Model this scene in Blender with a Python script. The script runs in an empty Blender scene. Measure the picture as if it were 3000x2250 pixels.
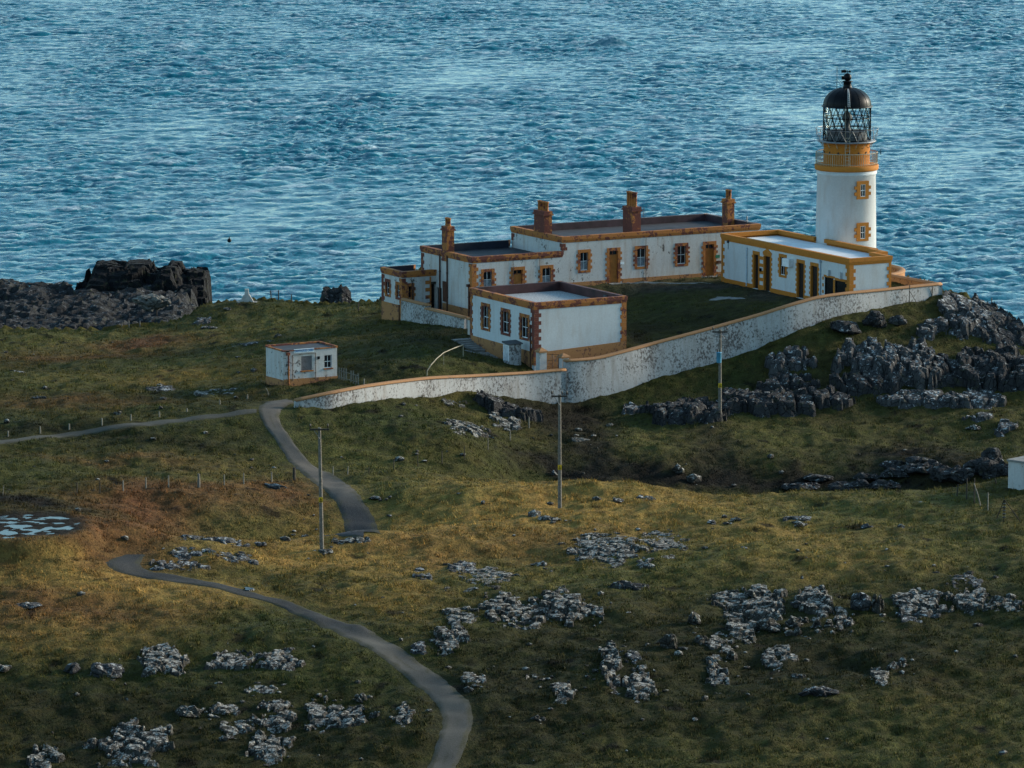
import bpy, math, random
import numpy as np
from mathutils import Vector, Matrix

# ------------------------------------------------------------------ camera maths
# The camera stands 52 m above the lighthouse yard; the pixel -> point helpers below
# were used to survey where things stand (all results are plain world positions).
CAM_H, FOC, PITCH = 52.0, 14000.0, math.radians(8.61)
SEA_Z = -26.0
CP, SP = math.cos(PITCH), math.sin(PITCH)

def ray(px, py):
    a = (px - 1500) / FOC; b = -(py - 1125) / FOC
    return np.array([a, CP + b * SP, -SP + b * CP])
def atz(px, py, z):
    d = ray(px, py); t = (z - CAM_H) / d[2]
    return np.array([d[0] * t, d[1] * t, z])
def atd(px, py, Y):
    d = ray(px, py); t = Y / d[1]
    return np.array([d[0] * t, Y, CAM_H + d[2] * t])

S = bpy.context.scene
COL = S.collection
Vz = np.array([0, 0, 1.0])

# ------------------------------------------------------------------ noise (numpy)
def _h(ix, iy, iz, seed):
    n = (ix.astype(np.int64) * 374761393 + iy.astype(np.int64) * 668265263 + iz.astype(np.int64) * 2147483647 + seed * 974634541) & 0xFFFFFFFF
    n = ((n ^ (n >> 13)) * 1274126177) & 0xFFFFFFFF
    n = ((n ^ (n >> 16)) * 2246822519) & 0xFFFFFFFF
    return (n ^ (n >> 15)) & 0xFFFFFFFF
def vnoise(x, y, z=None, seed=0):
    x = np.asarray(x, float); y = np.asarray(y, float)
    if z is None: z = np.zeros_like(x)
    ix, iy, iz = np.floor(x).astype(np.int64), np.floor(y).astype(np.int64), np.floor(z).astype(np.int64)
    fx, fy, fz = x - ix, y - iy, z - iz
    ux, uy, uz = [f * f * f * (f * (f * 6 - 15) + 10) for f in (fx, fy, fz)]
    def g(dx, dy, dz):
        h = _h(ix + dx, iy + dy, iz + dz, seed)
        a = (h & 1023) / 1023.0 * 2 - 1; b = ((h >> 10) & 1023) / 1023.0 * 2 - 1; c = ((h >> 20) & 1023) / 1023.0 * 2 - 1
        return a * (fx - dx) + b * (fy - dy) + c * (fz - dz)
    def L(a, b, t): return a + (b - a) * t
    x00 = L(g(0, 0, 0), g(1, 0, 0), ux); x10 = L(g(0, 1, 0), g(1, 1, 0), ux)
    x01 = L(g(0, 0, 1), g(1, 0, 1), ux); x11 = L(g(0, 1, 1), g(1, 1, 1), ux)
    return L(L(x00, x10, uy), L(x01, x11, uy), uz) * 1.3
def fbm(x, y, z=None, seed=0, oct=4, lac=2.03, gain=.5):
    s = 0; a = 1.0; f = 1.0
    for i in range(oct):
        s = s + a * vnoise(np.asarray(x) * f, np.asarray(y) * f, None if z is None else np.asarray(z) * f, seed + i * 17)
        a *= gain; f *= lac
    return s
def worley(x, y, z, seed=0):
    ix, iy, iz = np.floor(x).astype(np.int64), np.floor(y).astype(np.int64), np.floor(z).astype(np.int64)
    f1 = np.full(x.shape, 9.0); f2 = np.full(x.shape, 9.0); cid = np.zeros(x.shape)
    for dx in (-1, 0, 1):
        for dy in (-1, 0, 1):
            for dz in (-1, 0, 1):
                h = _h(ix + dx, iy + dy, iz + dz, seed)
                px = ix + dx + (h & 1023) / 1023.0; py = iy + dy + ((h >> 10) & 1023) / 1023.0; pz = iz + dz + ((h >> 20) & 1023) / 1023.0
                d = np.sqrt((px - x) ** 2 + (py - y) ** 2 + (pz - z) ** 2)
                near = d < f1
                f2 = np.where(near, f1, np.minimum(f2, d))
                cid = np.where(near, (h % 997) / 997.0, cid)
                f1 = np.where(near, d, f1)
    return f1, f2, cid
def sstep(a, b, x):
    t = np.clip((x - a) / (b - a), 0, 1); return t * t * (3 - 2 * t)

# ------------------------------------------------------------------ materials
class N:
    """tiny node builder"""
    def __init__(s, name):
        s.m = bpy.data.materials.new(name); s.m.use_nodes = True
        s.t = s.m.node_tree; s.t.nodes.clear()
        s.out = s.t.nodes.new('ShaderNodeOutputMaterial')
        s.b = s.t.nodes.new('ShaderNodeBsdfPrincipled')
        s.t.links.new(s.b.outputs[0], s.out.inputs[0])
        s.pos = s.t.nodes.new('ShaderNodeNewGeometry').outputs['Position']
    def n(s, t, **k):
        o = s.t.nodes.new(t)
        for a, v in k.items(): setattr(o, a, v)
        return o
    def L(s, a, b): s.t.links.new(a, b)
    def scale(s, v, sc):
        m = s.n('ShaderNodeVectorMath', operation='MULTIPLY'); s.L(v, m.inputs[0]); m.inputs[1].default_value = sc
        return m.outputs[0]
    def noise(s, sc, det=4, rough=.55, vec=None, stretch=None, dist=0):
        v = vec or s.pos
        if stretch: v = s.scale(v, stretch)
        o = s.n('ShaderNodeTexNoise'); s.L(v, o.inputs['Vector'])
        o.inputs['Scale'].default_value = sc; o.inputs['Detail'].default_value = det
        o.inputs['Roughness'].default_value = rough; o.inputs['Distortion'].default_value = dist
        return o.outputs[0]
    def vor(s, sc, feature='F1', vec=None, stretch=None):
        v = vec or s.pos
        if stretch: v = s.scale(v, stretch)
        o = s.n('ShaderNodeTexVoronoi', feature=feature); s.L(v, o.inputs['Vector']); o.inputs['Scale'].default_value = sc
        return o.outputs[0]
    def ramp(s, f, a, b, c0=0.0, c1=1.0):
        o = s.n('ShaderNodeMapRange'); o.clamp = True; s.L(f, o.inputs[0])
        for i, v in enumerate((a, b, c0, c1)): o.inputs[i + 1].default_value = v
        return o.outputs[0]
    def math(s, op, a, b=None):
        o = s.n('ShaderNodeMath', operation=op)
        for i, v in enumerate((a, b)):
            if v is None: continue
            if isinstance(v, (int, float)): o.inputs[i].default_value = v
            else: s.L(v, o.inputs[i])
        return o.outputs[0]
    def mix(s, f, a, b, mode='MIX'):
        o = s.n('ShaderNodeMix', data_type='RGBA', blend_type=mode)
        if isinstance(f, (int, float)): o.inputs[0].default_value = f
        else: s.L(f, o.inputs[0])
        for i, v in ((6, a), (7, b)):
            if isinstance(v, tuple): o.inputs[i].default_value = (*v, 1)
            else: s.L(v, o.inputs[i])
        return o.outputs[2]
    def set(s, col=None, rough=.8, metal=0, spec=.3):
        if col is not None:
            if isinstance(col, tuple): s.b.inputs['Base Color'].default_value = (*col, 1)
            else: s.L(col, s.b.inputs['Base Color'])
        if isinstance(rough, (int, float)): s.b.inputs['Roughness'].default_value = rough
        else: s.L(rough, s.b.inputs['Roughness'])
        s.b.inputs['Metallic'].default_value = metal; s.b.inputs['Specular IOR Level'].default_value = spec
        return s
    def bump(s, h, strength=.5, dist=.05):
        o = s.n('ShaderNodeBump'); o.inputs['Strength'].default_value = strength; o.inputs['Distance'].default_value = dist
        s.L(h, o.inputs['Height']); s.L(o.outputs[0], s.b.inputs['Normal'])
        return s

M = {}
def simple(name, col, rough=.7, var=.25, sc=6.0, metal=0, bump=.2):
    k = N(name); f = k.noise(sc, 5)
    c2 = tuple(x * (1 - var) for x in col); c1 = tuple(min(1, x * (1 + var * .5)) for x in col)
    k.set(k.mix(k.ramp(f, .3, .7), c2, c1), rough, metal).bump(f, bump, .02); M[name] = k.m
    return k.m

def white_wall(name, chips, stain, base=(.66, .68, .68), chipcol=(.10, .09, .08), warm=(.38, .29, .22), mott=.18, cs=3.4, soft=.03):
    k = N(name)
    big = k.noise(.55, 5, .6)
    streak = k.noise(2.2, 5, .6, stretch=(1, 1, .18))
    fine = k.noise(9, 5, .65)
    c = k.mix(k.ramp(big, .35, .7, 0, .55), base, tuple(x * .80 for x in base))
    c = k.mix(k.ramp(streak, .48, .70, 0, stain), c, warm)
    c = k.mix(k.ramp(fine, .35, .7, 0, mott), c, (.24, .23, .22))
    cn = k.noise(cs, 6, .70, stretch=(1, 1, .8))
    dens = k.noise(.3, 4)
    v = k.math('ADD', cn, k.ramp(dens, .3, .7, -.12, .11))
    c = k.mix(k.ramp(v, 1 - chips - .02, 1 - chips + soft), c, chipcol)
    k.set(c, .85, 0, .2).bump(fine, .35, .03); M[name] = k.m
white_wall('white_paint', .35, .7, base=(.53, .525, .505), mott=.34)
white_wall('white_paint_fresh', .25, .3, base=(.55, .575, .575), mott=.22)
white_wall('white_paint_worn', .475, .8, base=(.41, .415, .41), chipcol=(.10, .09, .085), warm=(.25, .22, .19), mott=.55, cs=6.0, soft=.08)

def ochre(name, peel, base=(.40, .150, .040), under=(.095, .030, .022)):
    k = N(name)
    a = k.noise(3.0, 6, .64, dist=.7); b = k.noise(.8, 3); f = k.noise(14, 4)
    v = k.math('ADD', a, k.ramp(b, .3, .7, -.14, .14))
    c = k.mix(k.ramp(f, .3, .7), tuple(x * .78 for x in base), base)
    c = k.mix(k.ramp(k.noise(4, 5), .5, .75, 0, .5), c, tuple(x * .6 for x in base))
    e = k.ramp(v, peel - .02, peel + .015)
    c = k.mix(e, k.mix(k.ramp(f, .3, .7), under, tuple(x * 1.7 for x in under)), c)
    k.set(c, .8, 0, .2).bump(k.math('ADD', e, k.math('MULTIPLY', f, .5)), .4, .02); M[name] = k.m
ochre('ochre_peeling', .50)
ochre('ochre_worn', .45)
ochre('ochre_fresh', .22, base=(.46, .168, .024), under=(.26, .09, .024))
ochre('ochre_coping', .30, base=(.34, .175, .080), under=(.13, .08, .05))
ochre('red_peeling', .60)
ochre('ochre_plinth', .42, base=(.38, .18, .07), under=(.11, .05, .03))
simple('roof_felt', (.035, .038, .045), .75, .5, 1.3)
simple('flash_navy', (.012, .016, .03), .6, .4, 2)
simple('flash_purple', (.045, .022, .028), .6, .6, 1.2)
simple('flash_red', (.06, .022, .022), .65, .7, .8)
simple('roof_gravel', (.36, .38, .38), .9, .6, 7)
simple('roof_white', (.66, .70, .72), .7, .15, 1.2)
simple('black_paint', (.004, .005, .007), .42, .3, 3); M['black_paint'].node_tree.nodes['Principled BSDF'].inputs['Specular IOR Level'].default_value = .12
simple('door_dark', (.018, .011, .009), .5, .4, 4)
simple('door_ochre', (.38, .135, .026), .6, .25, 3)
simple('panel_black', (.008, .010, .011), .25, .3, 2)
simple('sash_white', (.70, .72, .72), .6, .2, 6)
simple('rail_white', (.60, .60, .58), .6, .25, 6)
simple('rail_cream', (.36, .31, .22), .7, .3, 6)
simple('pipe_brown', (.085, .035, .022), .7, .5, 5)
simple('pipe_blue_grey', (.42, .50, .56), .6, .3, 5)
simple('grey_box', (.50, .52, .53), .6, .25, 4)
simple('grey_dark', (.07, .075, .08), .7, .3, 4)
simple('concrete', (.22, .215, .20), .9, .35, 3)
simple('concrete_pale', (.45, .44, .41), .9, .3, 3)
simple('wood_grey', (.17, .15, .125), .85, .5, 8)
simple('wood_dark', (.045, .038, .03), .85, .5, 8)
simple('wood_pale', (.20, .18, .145), .85, .4, 8)
simple('steel', (.22, .23, .24), .5, .3, 6, .5)
simple('transformer_blue', (.07, .27, .42), .5, .2, 4)
simple('sign_yellow', (.68, .42, .02), .5, .1, 6)
simple('sign_black', (.01, .01, .01), .5, .1, 6)
simple('sign_white', (.66, .72, .74), .5, .1, 6)
simple('letter_blue', (.02, .16, .40), .5, .1, 6)
simple('sign_green', (.01, .17, .10), .5, .2, 6)
simple('porcelain', (.03, .022, .018), .35, .2, 6)
simple('shutter_grey', (.16, .14, .14), .8, .3, 5)
simple('rust_red', (.16, .035, .022), .85, .6, 3)
simple('curtain', (.20, .23, .25), .8, .5, 5)
simple('brass', (.35, .27, .13), .3, .2, 5, .8)
simple('beacon_stone', (.46, .45, .42), .9, .3, 3)

def glass(name, col, rough=.08):
    k = N(name); k.set(col, rough, 0, .5); M[name] = k.m
glass('pane_dark', (.012, .014, .017))
k = N('lantern_glass'); k.t.nodes.remove(k.b)
tr = k.n('ShaderNodeBsdfTransparent'); tr.inputs[0].default_value = (.98, .99, .99, 1)
gl = k.n('ShaderNodeBsdfGlossy'); gl.inputs[0].default_value = (.9, .95, .95, 1); gl.inputs[1].default_value = .05
fr = k.n('ShaderNodeFresnel'); fr.inputs[0].default_value = 1.5
mx = k.n('ShaderNodeMixShader'); k.L(k.math('MULTIPLY', fr.outputs[0], .15), mx.inputs[0]); k.L(tr.outputs[0], mx.inputs[1]); k.L(gl.outputs[0], mx.inputs[2])
k.L(mx.outputs[0], k.out.inputs[0]); M['lantern_glass'] = k.m

def rock_mat(name, dark, light, lich, cover, fine=1.0):
    k = N(name)
    n1 = k.noise(.9 * fine, 6, .65); n2 = k.noise(5 * fine, 6, .7); n3 = k.noise(2.1 * fine, 8, .74, dist=.3)
    c = k.mix(k.ramp(n1, .3, .7), dark, light)
    c = k.mix(k.ramp(n2, .25, .75, 0, .55), c, tuple(x * .45 for x in dark))
    geo = k.n('ShaderNodeNewGeometry'); sx = k.n('ShaderNodeSeparateXYZ'); k.L(geo.outputs['Normal'], sx.inputs[0])
    up = k.ramp(sx.outputs[2], -.1, .9, -.07, .05)
    v = k.math('ADD', n3, up)
    c = k.mix(k.ramp(v, 1 - cover - .015, 1 - cover + .03), c, lich)
    c = k.mix(k.ramp(k.noise(1.6 * fine, 4), .58, .68, 0, .5), c, (.05, .05, .022))
    cr = k.vor(1.3 * fine, 'DISTANCE_TO_EDGE'); crk = k.ramp(cr, .0, .05)
    c = k.mix(crk, tuple(x * .25 for x in dark), c)
    k.set(c, .92, 0, .2).bump(k.math('ADD', k.math('MULTIPLY', crk, .6), n2), .9, .10); M[name] = k.m
rock_mat('rock_lichen', (.034, .031, .026), (.082, .075, .063), (.30, .29, .26), .448, 1.55)
rock_mat('rock_mid', (.045, .045, .046), (.085, .083, .081), (.40, .41, .40), .41, 1.3)
rock_mat('rock_dark', (.022, .022, .024), (.05, .049, .048), (.27, .28, .27), .385, 1.2)
rock_mat('rock_black', (.003, .0035, .0045), (.008, .0085, .010), (.035, .038, .04), .33, .8)
rock_mat('rock_shore', (.011, .012, .014), (.036, .037, .039), (.13, .14, .145), .37, 1.0)
rock_mat('rock_smooth', (.10, .095, .085), (.19, .18, .155), (.30, .29, .26), .36, .8)

# ground: colour painted per vertex by land-cover zones and painted-in foreground shade, broken up by noise
k = N('moor_grass')
at = k.n('ShaderNodeVertexColor', layer_name='cover')
n1 = k.noise(.9, 6, .62); n2 = k.noise(5.5, 5, .65, stretch=(1, .6, 1)); n3 = k.noise(.22, 4, .6)
c = k.mix(k.ramp(n2, .28, .72), k.mix(1, at.outputs[0], (.45, .46, .42), 'MULTIPLY'), k.mix(1, at.outputs[0], (1.35, 1.3, 1.2), 'MULTIPLY'))
c = k.mix(k.ramp(n1, .35, .72, 0, .6), c, k.mix(1, at.outputs[0], (1.0, .72, .62), 'MULTIPLY'))
c = k.mix(k.ramp(n3, .4, .7, 0, .5), c, k.mix(1, at.outputs[0], (.72, .85, .72), 'MULTIPLY'))
k.set(c, .95, 0, .1).bump(k.math('ADD', n2, k.math('MULTIPLY', n1, 1.2)), 1.0, .16); M['moor_grass'] = k.m
k = N('grass_blades'); at = k.n('ShaderNodeVertexColor', layer_name='cover'); k.set(at.outputs[0], .9, 0, .1); M['grass_blades'] = k.m

k = N('tarmac'); n1 = k.noise(.5, 5, .6); n2 = k.noise(16, 4); n3 = k.noise(2.2, 6, .7)
at = k.n('ShaderNodeVertexColor', layer_name='cover')
c = k.mix(1, at.outputs[0], k.mix(k.ramp(n1, .3, .7), (.75, .75, .75), (1.15, 1.12, 1.08)), 'MULTIPLY')
c = k.mix(k.ramp(n3, .55, .72, 0, .55), c, (.035, .033, .03)); c = k.mix(k.ramp(n2, .35, .7, 0, .25), c, (.2, .2, .19))

k.set(c, .95, 0, .1).bump(n2, .4, .02); M['tarmac'] = k.m

k = N('sea_water')
at = k.n('ShaderNodeVertexColor', layer_name='foam')
f1 = k.noise(1.3, 6, .66, stretch=(1, .5, 1), dist=.1); f2 = k.noise(3.9, 5, .65, stretch=(1, .5, 1)); f3 = k.noise(.045, 3, .5)
foam = k.math('MULTIPLY', at.outputs[0], k.ramp(k.noise(1.7, 6, .7, stretch=(.6, 1, 1)), .40, .62))
c = k.mix(foam, (.002, .104, .150), (.62, .70, .72))
k.set(c, k.math('ADD', .10, k.math('MULTIPLY', foam, .6)), 0, .5)
k.b.inputs['IOR'].default_value = 1.333; k.b.inputs['Specular Tint'].default_value = (.60, .93, 1.0, 1)
k.bump(k.math('ADD', f1, k.math('MULTIPLY', f2, .35)), 1.0, .17); M['sea_water'] = k.m
k = N('pool_water'); k.set((.008, .009, .009), .18, 0, .32); k.b.inputs['IOR'].default_value = 1.333
k.bump(k.noise(3, 3), .15, .02); M['pool_water'] = k.m

# ------------------------------------------------------------------ mesh helpers
class MB:
    def __init__(s): s.v = []; s.f = []
    def add(s, vs, fs):
        o = len(s.v); s.v += [tuple(float(c) for c in p) for p in vs]; s.f += [tuple(i + o for i in q) for q in fs]
        return s
    def quad(s, *p): return s.add(p, [tuple(range(len(p)))])
    def hexa(s, p):
        return s.add(p, [(0, 3, 2, 1), (4, 5, 6, 7), (0, 1, 5, 4), (1, 2, 6, 5), (2, 3, 7, 6), (3, 0, 4, 7)])
    def box(s, x0, x1, y0, y1, z0, z1):
        return s.hexa([(x0, y0, z0), (x1, y0, z0), (x1, y1, z0), (x0, y1, z0), (x0, y0, z1), (x1, y0, z1), (x1, y1, z1), (x0, y1, z1)])
    def fbox(s, F, a0, a1, z0, z1, d0, d1):
        o, a, n = F
        P = lambda u, z, d: o + a * u + Vz * z + n * d
        return s.hexa([P(a0, z0, d1), P(a1, z0, d1), P(a1, z0, d0), P(a0, z0, d0), P(a0, z1, d1), P(a1, z1, d1), P(a1, z1, d0), P(a0, z1, d0)])
    def tube(s, pts, r, n=8, cap=True):
        pts = [np.array(p, float) for p in pts]; rs = r if isinstance(r, (list, tuple)) else [r] * len(pts)
        rings = []
        for i, p in enumerate(pts):
            d = pts[min(i + 1, len(pts) - 1)] - pts[max(i - 1, 0)]; d /= max(1e-9, np.linalg.norm(d))
            t = np.array([1.0, 0, 0]) if abs(d[0]) < .8 else np.array([0, 1.0, 0])
            a = np.cross(d, t); a /= np.linalg.norm(a); b = np.cross(d, a)
            rings.append([p + (a * math.cos(2 * math.pi * j / n) + b * math.sin(2 * math.pi * j / n)) * rs[i] for j in range(n)])
        vs = [q for R in rings for q in R]; fs = []
        for i in range(len(pts) - 1):
            for j in range(n):
                k2 = (j + 1) % n; fs.append((i * n + j, i * n + k2, (i + 1) * n + k2, (i + 1) * n + j))
        if cap: fs += [tuple(range(n))[::-1], tuple(range((len(pts) - 1) * n, len(pts) * n))]
        return s.add(vs, fs)
    def lathe(s, prof, seg=48, c=(0, 0)):
        vs = []; fs = []
        for r, z in prof:
            for j in range(seg):
                t = 2 * math.pi * j / seg; vs.append((c[0] + r * math.cos(t), c[1] + r * math.sin(t), z))
        for i in range(len(prof) - 1):
            for j in range(seg):
                k2 = (j + 1) % seg; fs.append((i * seg + j, i * seg + k2, (i + 1) * seg + k2, (i + 1) * seg + j))
        fs.append(tuple(range((len(prof) - 1) * seg, len(prof) * seg)))
        return s.add(vs, fs)
    def build(s, name, mat, parent=None, smooth=False, bevel=0):
        me = bpy.data.meshes.new(name); me.from_pydata(s.v, [], s.f); me.validate(); me.update()
        if smooth: me.polygons.foreach_set('use_smooth', [True] * len(me.polygons))
        if mat: me.materials.append(M[mat])
        o = bpy.data.objects.new(name, me); COL.objects.link(o)
        if parent is not None: o.parent = parent
        if bevel:
            b = o.modifiers.new('soft_edge', 'BEVEL'); b.width = bevel; b.segments = 2; b.limit_method = 'ANGLE'
        return o

def np_mesh(name, V, F, mat, smooth=True, attr=None):
    me = bpy.data.meshes.new(name); nv, nf, k = len(V), len(F), F.shape[1]
    me.vertices.add(nv); me.vertices.foreach_set('co', V.astype(np.float32).ravel())
    me.loops.add(nf * k); me.loops.foreach_set('vertex_index', F.astype(np.int32).ravel())
    me.polygons.add(nf); me.polygons.foreach_set('loop_start', np.arange(0, nf * k, k, dtype=np.int32))
    me.polygons.foreach_set('use_smooth', np.full(nf, smooth))
    me.update(calc_edges=True)
    if attr:
        for nm, A in attr.items():
            if A.ndim == 1: A = np.stack([A] * 3, 1)
            a = me.color_attributes.new(nm, 'FLOAT_COLOR', 'POINT')
            a.data.foreach_set('color', np.concatenate([A, np.ones((nv, 1))], 1).astype(np.float32).ravel())
    me.materials.append(M[mat])
    o = bpy.data.objects.new(name, me); COL.objects.link(o)
    return o

def tag(o, label=None, cat=None, group=None, kind=None):
    if label: o['label'] = label
    if cat: o['category'] = cat
    if group: o['group'] = group
    if kind: o['kind'] = kind
    return o
def thing(name, loc, label, cat, rz=0, group=None):
    o = bpy.data.objects.new(name, None); COL.objects.link(o); o.empty_display_size = .5
    o.location = [float(c) for c in loc]; o.rotation_euler = (0, 0, rz)
    return tag(o, label, cat, group)
def copy_tree(o, parent=None):
    c = o.copy(); COL.objects.link(c)
    if parent: c.parent = parent
    for ch in o.children: copy_tree(ch, c)
    return c

# ------------------------------------------------------------------ terrain
PSI = math.radians(29)
U = np.array([math.cos(PSI), math.sin(PSI)]); W = np.array([-math.sin(PSI), math.cos(PSI)])
class Frame:
    """survey of a building: world <-> its own axes"""
    def __init__(s, o, psi=PSI):
        s.o = np.array(o[:2]); s.psi = psi
        s.u = np.array([math.cos(psi), math.sin(psi)]); s.w = np.array([-math.sin(psi), math.cos(psi)])
    def loc(s, p): d = np.array(p[:2]) - s.o; return float(d @ s.u), float(d @ s.w)
    def front(s, px, py, c=0.0):      # hits plane y=c : returns (x, z)
        d = ray(px, py); t = (c + s.o @ s.w) / (d[:2] @ s.w); p = d * t; return s.loc(p)[0], CAM_H + p[2]
    def side(s, px, py, c=0.0):       # hits plane x=c : returns (y, z)
        d = ray(px, py); t = (c + s.o @ s.u) / (d[:2] @ s.u); p = d * t; return s.loc(p)[1], CAM_H + p[2]
    def top(s, px, py, z): return s.loc(atz(px, py, z))
    def world(s, x, y): return s.o + s.u * x + s.w * y

HOUSE = Frame(atz(1648, 694, 4.25)); OUTB = Frame(atz(1566, 887, 2.0)); ENG = Frame(atz(2489.5, 758, 4.1)); CAB = Frame(atz(829.7, 1028.8, -.3))

def sight(px, py, Y): return atd(px, py, Y)[2]
ctl = []
def cd(*rows):
    for px, py, Y in rows: ctl.append(atd(px, py, Y))
def cz(*rows):
    for px, py, z in rows: ctl.append(atz(px, py, z))
for px in (-600, 300, 1300, 2300, 3500):
    cd((px, 2250, 265), (px, 2500, 252), (px, 2800, 240))
cd((-300, 2000, 278), (500, 2000, 278), (1290, 2010, 278), (2000, 2000, 279), (3000, 2000, 279))
cd((-300, 1800, 290), (500, 1800, 290), (1200, 1800, 291), (2000, 1800, 293), (2600, 1800, 293), (3200, 1800, 292))
cd((-300, 1650, 302), (372, 1650, 302), (900, 1650, 306), (1500, 1650, 307), (2200, 1650, 305), (3000, 1650, 303))
cd((943, 1612, 310), (600, 1600, 307), (700, 1570, 311), (550, 1592, 307.5), (1000, 1557, 314), (1110, 1557, 315), (1300, 1560, 315))
for px, py, Y, dz in ((600, 1580, 315.5, .7), (800, 1563, 319, .9), (1060, 1557, 319.5, .8)):
    p = atd(px, py, Y); p[2] -= dz; ctl.append(p)
cd((100, 1590, 303.8), (100, 1530, 308.5), (100, 1480, 314.5), (400, 1530, 310), (420, 1610, 306), (-300, 1530, 308), (700, 1500, 322), (1050, 1530, 323))
cd((1640, 1489, 324), (2200, 1489, 323), (2800, 1489, 320), (3200, 1470, 320), (1960, 1550, 316), (2600, 1560, 313))
crest = [(1250, 1386, 336), (1521, 1399.5, 334), (1792, 1417.5, 332), (2200, 1443.5, 330), (2495, 1450, 329), (2748, 1429, 329), (2951, 1405.5, 330), (3250, 1390, 330)]
cd(*crest)
for px, py, Y in crest[1:]:
    for dY, dz in ((6, 1.7), (11, 2.3)):
        p = atd(px, py, Y + dY); p[2] -= dz; ctl.append(p)
cd((1521, 1388, 344), (1792, 1404, 347), (2200, 1424, 348), (2495, 1428, 348), (2748, 1402, 347), (3000, 1375, 347))
cd((1000, 1385, 337), (750, 1400, 334), (300, 1420, 326), (-200, 1420, 324), (1000, 1450, 329), (1250, 1366, 341))
cd((0, 1293, 342), (-300, 1300, 340), (348, 1250, 346), (746, 1202, 351), (800, 1300, 344), (1100, 1280, 347), (1400, 1300, 347))
cd((1792, 1300, 356), (2200, 1300, 357), (2600, 1300, 358), (3000, 1300, 358), (3400, 1300, 357), (1650, 1250, 361), (2000, 1230, 364), (2400, 1200, 367), (2800, 1200, 367), (3100, 1200, 366))
cd((866, 1184, 352), (967, 1186, 353), (1112, 1172, 357), (1256, 1159, 361), (1401, 1152, 365), (1557, 1182, 368), (1684, 1173, 370), (1810, 1144, 372), (1892, 1108, 374), (2109, 1051, 377), (2303, 976, 379), (2430, 922, 381), (2574, 904, 384), (2723, 869, 387))
cd((2600, 1100, 373), (2700, 1000, 379), (2850, 950, 383), (2900, 1080, 375), (2990, 1000, 380), (3200, 1050, 378), (2790, 850, 390), (2900, 880, 388))
cz((1648, 837, 0), (1850, 824, 0), (2124, 806, 0), (2230, 845, 0), (2350, 870, 0), (2050, 850, -.1), (2150, 905, -.4), (1950, 900, -.8), (1850, 950, -1.6), (1860, 1000, -2.1), (2050, 965, -1.6), (1760, 850, -.6), (2400, 780, 0), (2600, 780, 0), (2200, 700, 0), (1900, 700, 0), (1600, 760, -.2))
cz((1383, 923, -2), (1388, 984, -2.0), (1567, 1078, -3.2), (1829, 1017, -2.2), (1182, 940, -2.9), (1116, 929, -3.0), (1641, 930, -2.0), (1480, 930, -2.0))
cd((1250, 1090, 363.5), (1400, 1080, 367)); cz((1300, 1000, -2.0), (1364, 1030, -3.0), (1477, 1052, -3.3), (827, 1139, -3.2), (992, 1113, -3.0), (790, 1122, -3.1), (900, 1090, -3.0))
cd((-300, 965, 412), (0, 968, 412), (300, 974, 410), (450, 958, 410), (560, 930, 412), (620, 895, 415), (720, 887, 416), (850, 898, 413), (1000, 907, 411), (0, 1100, 375), (-300, 1100, 375), (400, 1100, 376), (650, 1040, 387), (650, 1130, 369))
C = np.array(ctl)
# thin-plate spline through the surveyed heights
CX, CZ = C[:, :2] / 50.0, C[:, 2]
def tps(r2): return np.where(r2 > 1e-12, r2 * np.log(np.maximum(r2, 1e-12)), 0.0) * .5
n = len(C); K = tps(((CX[:, None] - CX[None]) ** 2).sum(2)) + np.eye(n) * 2e-3
Pm = np.c_[np.ones(n), CX]
sol = np.linalg.solve(np.block([[K, Pm], [Pm.T, np.zeros((3, 3))]]), np.r_[CZ, 0, 0, 0])
def tps_eval(x, y):
    q = np.stack([x, y], -1).reshape(-1, 2) / 50.0; out = np.empty(len(q))
    for i in range(0, len(q), 20000):
        b = q[i:i + 20000]
        out[i:i + 20000] = tps(((b[:, None] - CX[None]) ** 2).sum(2)) @ sol[:n] + np.c_[np.ones(len(b)), b] @ sol[n:]
    return out.reshape(np.shape(x))
GX0, GX1, GY0, GY1, GS = -72.0, 72.0, 238.0, 432.0, .6
gx = np.arange(GX0, GX1 + .01, GS); gy = np.arange(GY0, GY1 + .01, GS)
XX, YY = np.meshgrid(gx, gy, indexing='ij')
BASE = tps_eval(XX, YY)
def bil(A, x, y):
    fx = np.clip((np.asarray(x, float) - GX0) / GS, 0, A.shape[0] - 1.001); fy = np.clip((np.asarray(y, float) - GY0) / GS, 0, A.shape[1] - 1.001)
    i = fx.astype(int); j = fy.astype(int); a = fx - i; b = fy - j
    return A[i, j] * (1 - a) * (1 - b) + A[i + 1, j] * a * (1 - b) + A[i, j + 1] * (1 - a) * b + A[i + 1, j + 1] * a * b
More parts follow.
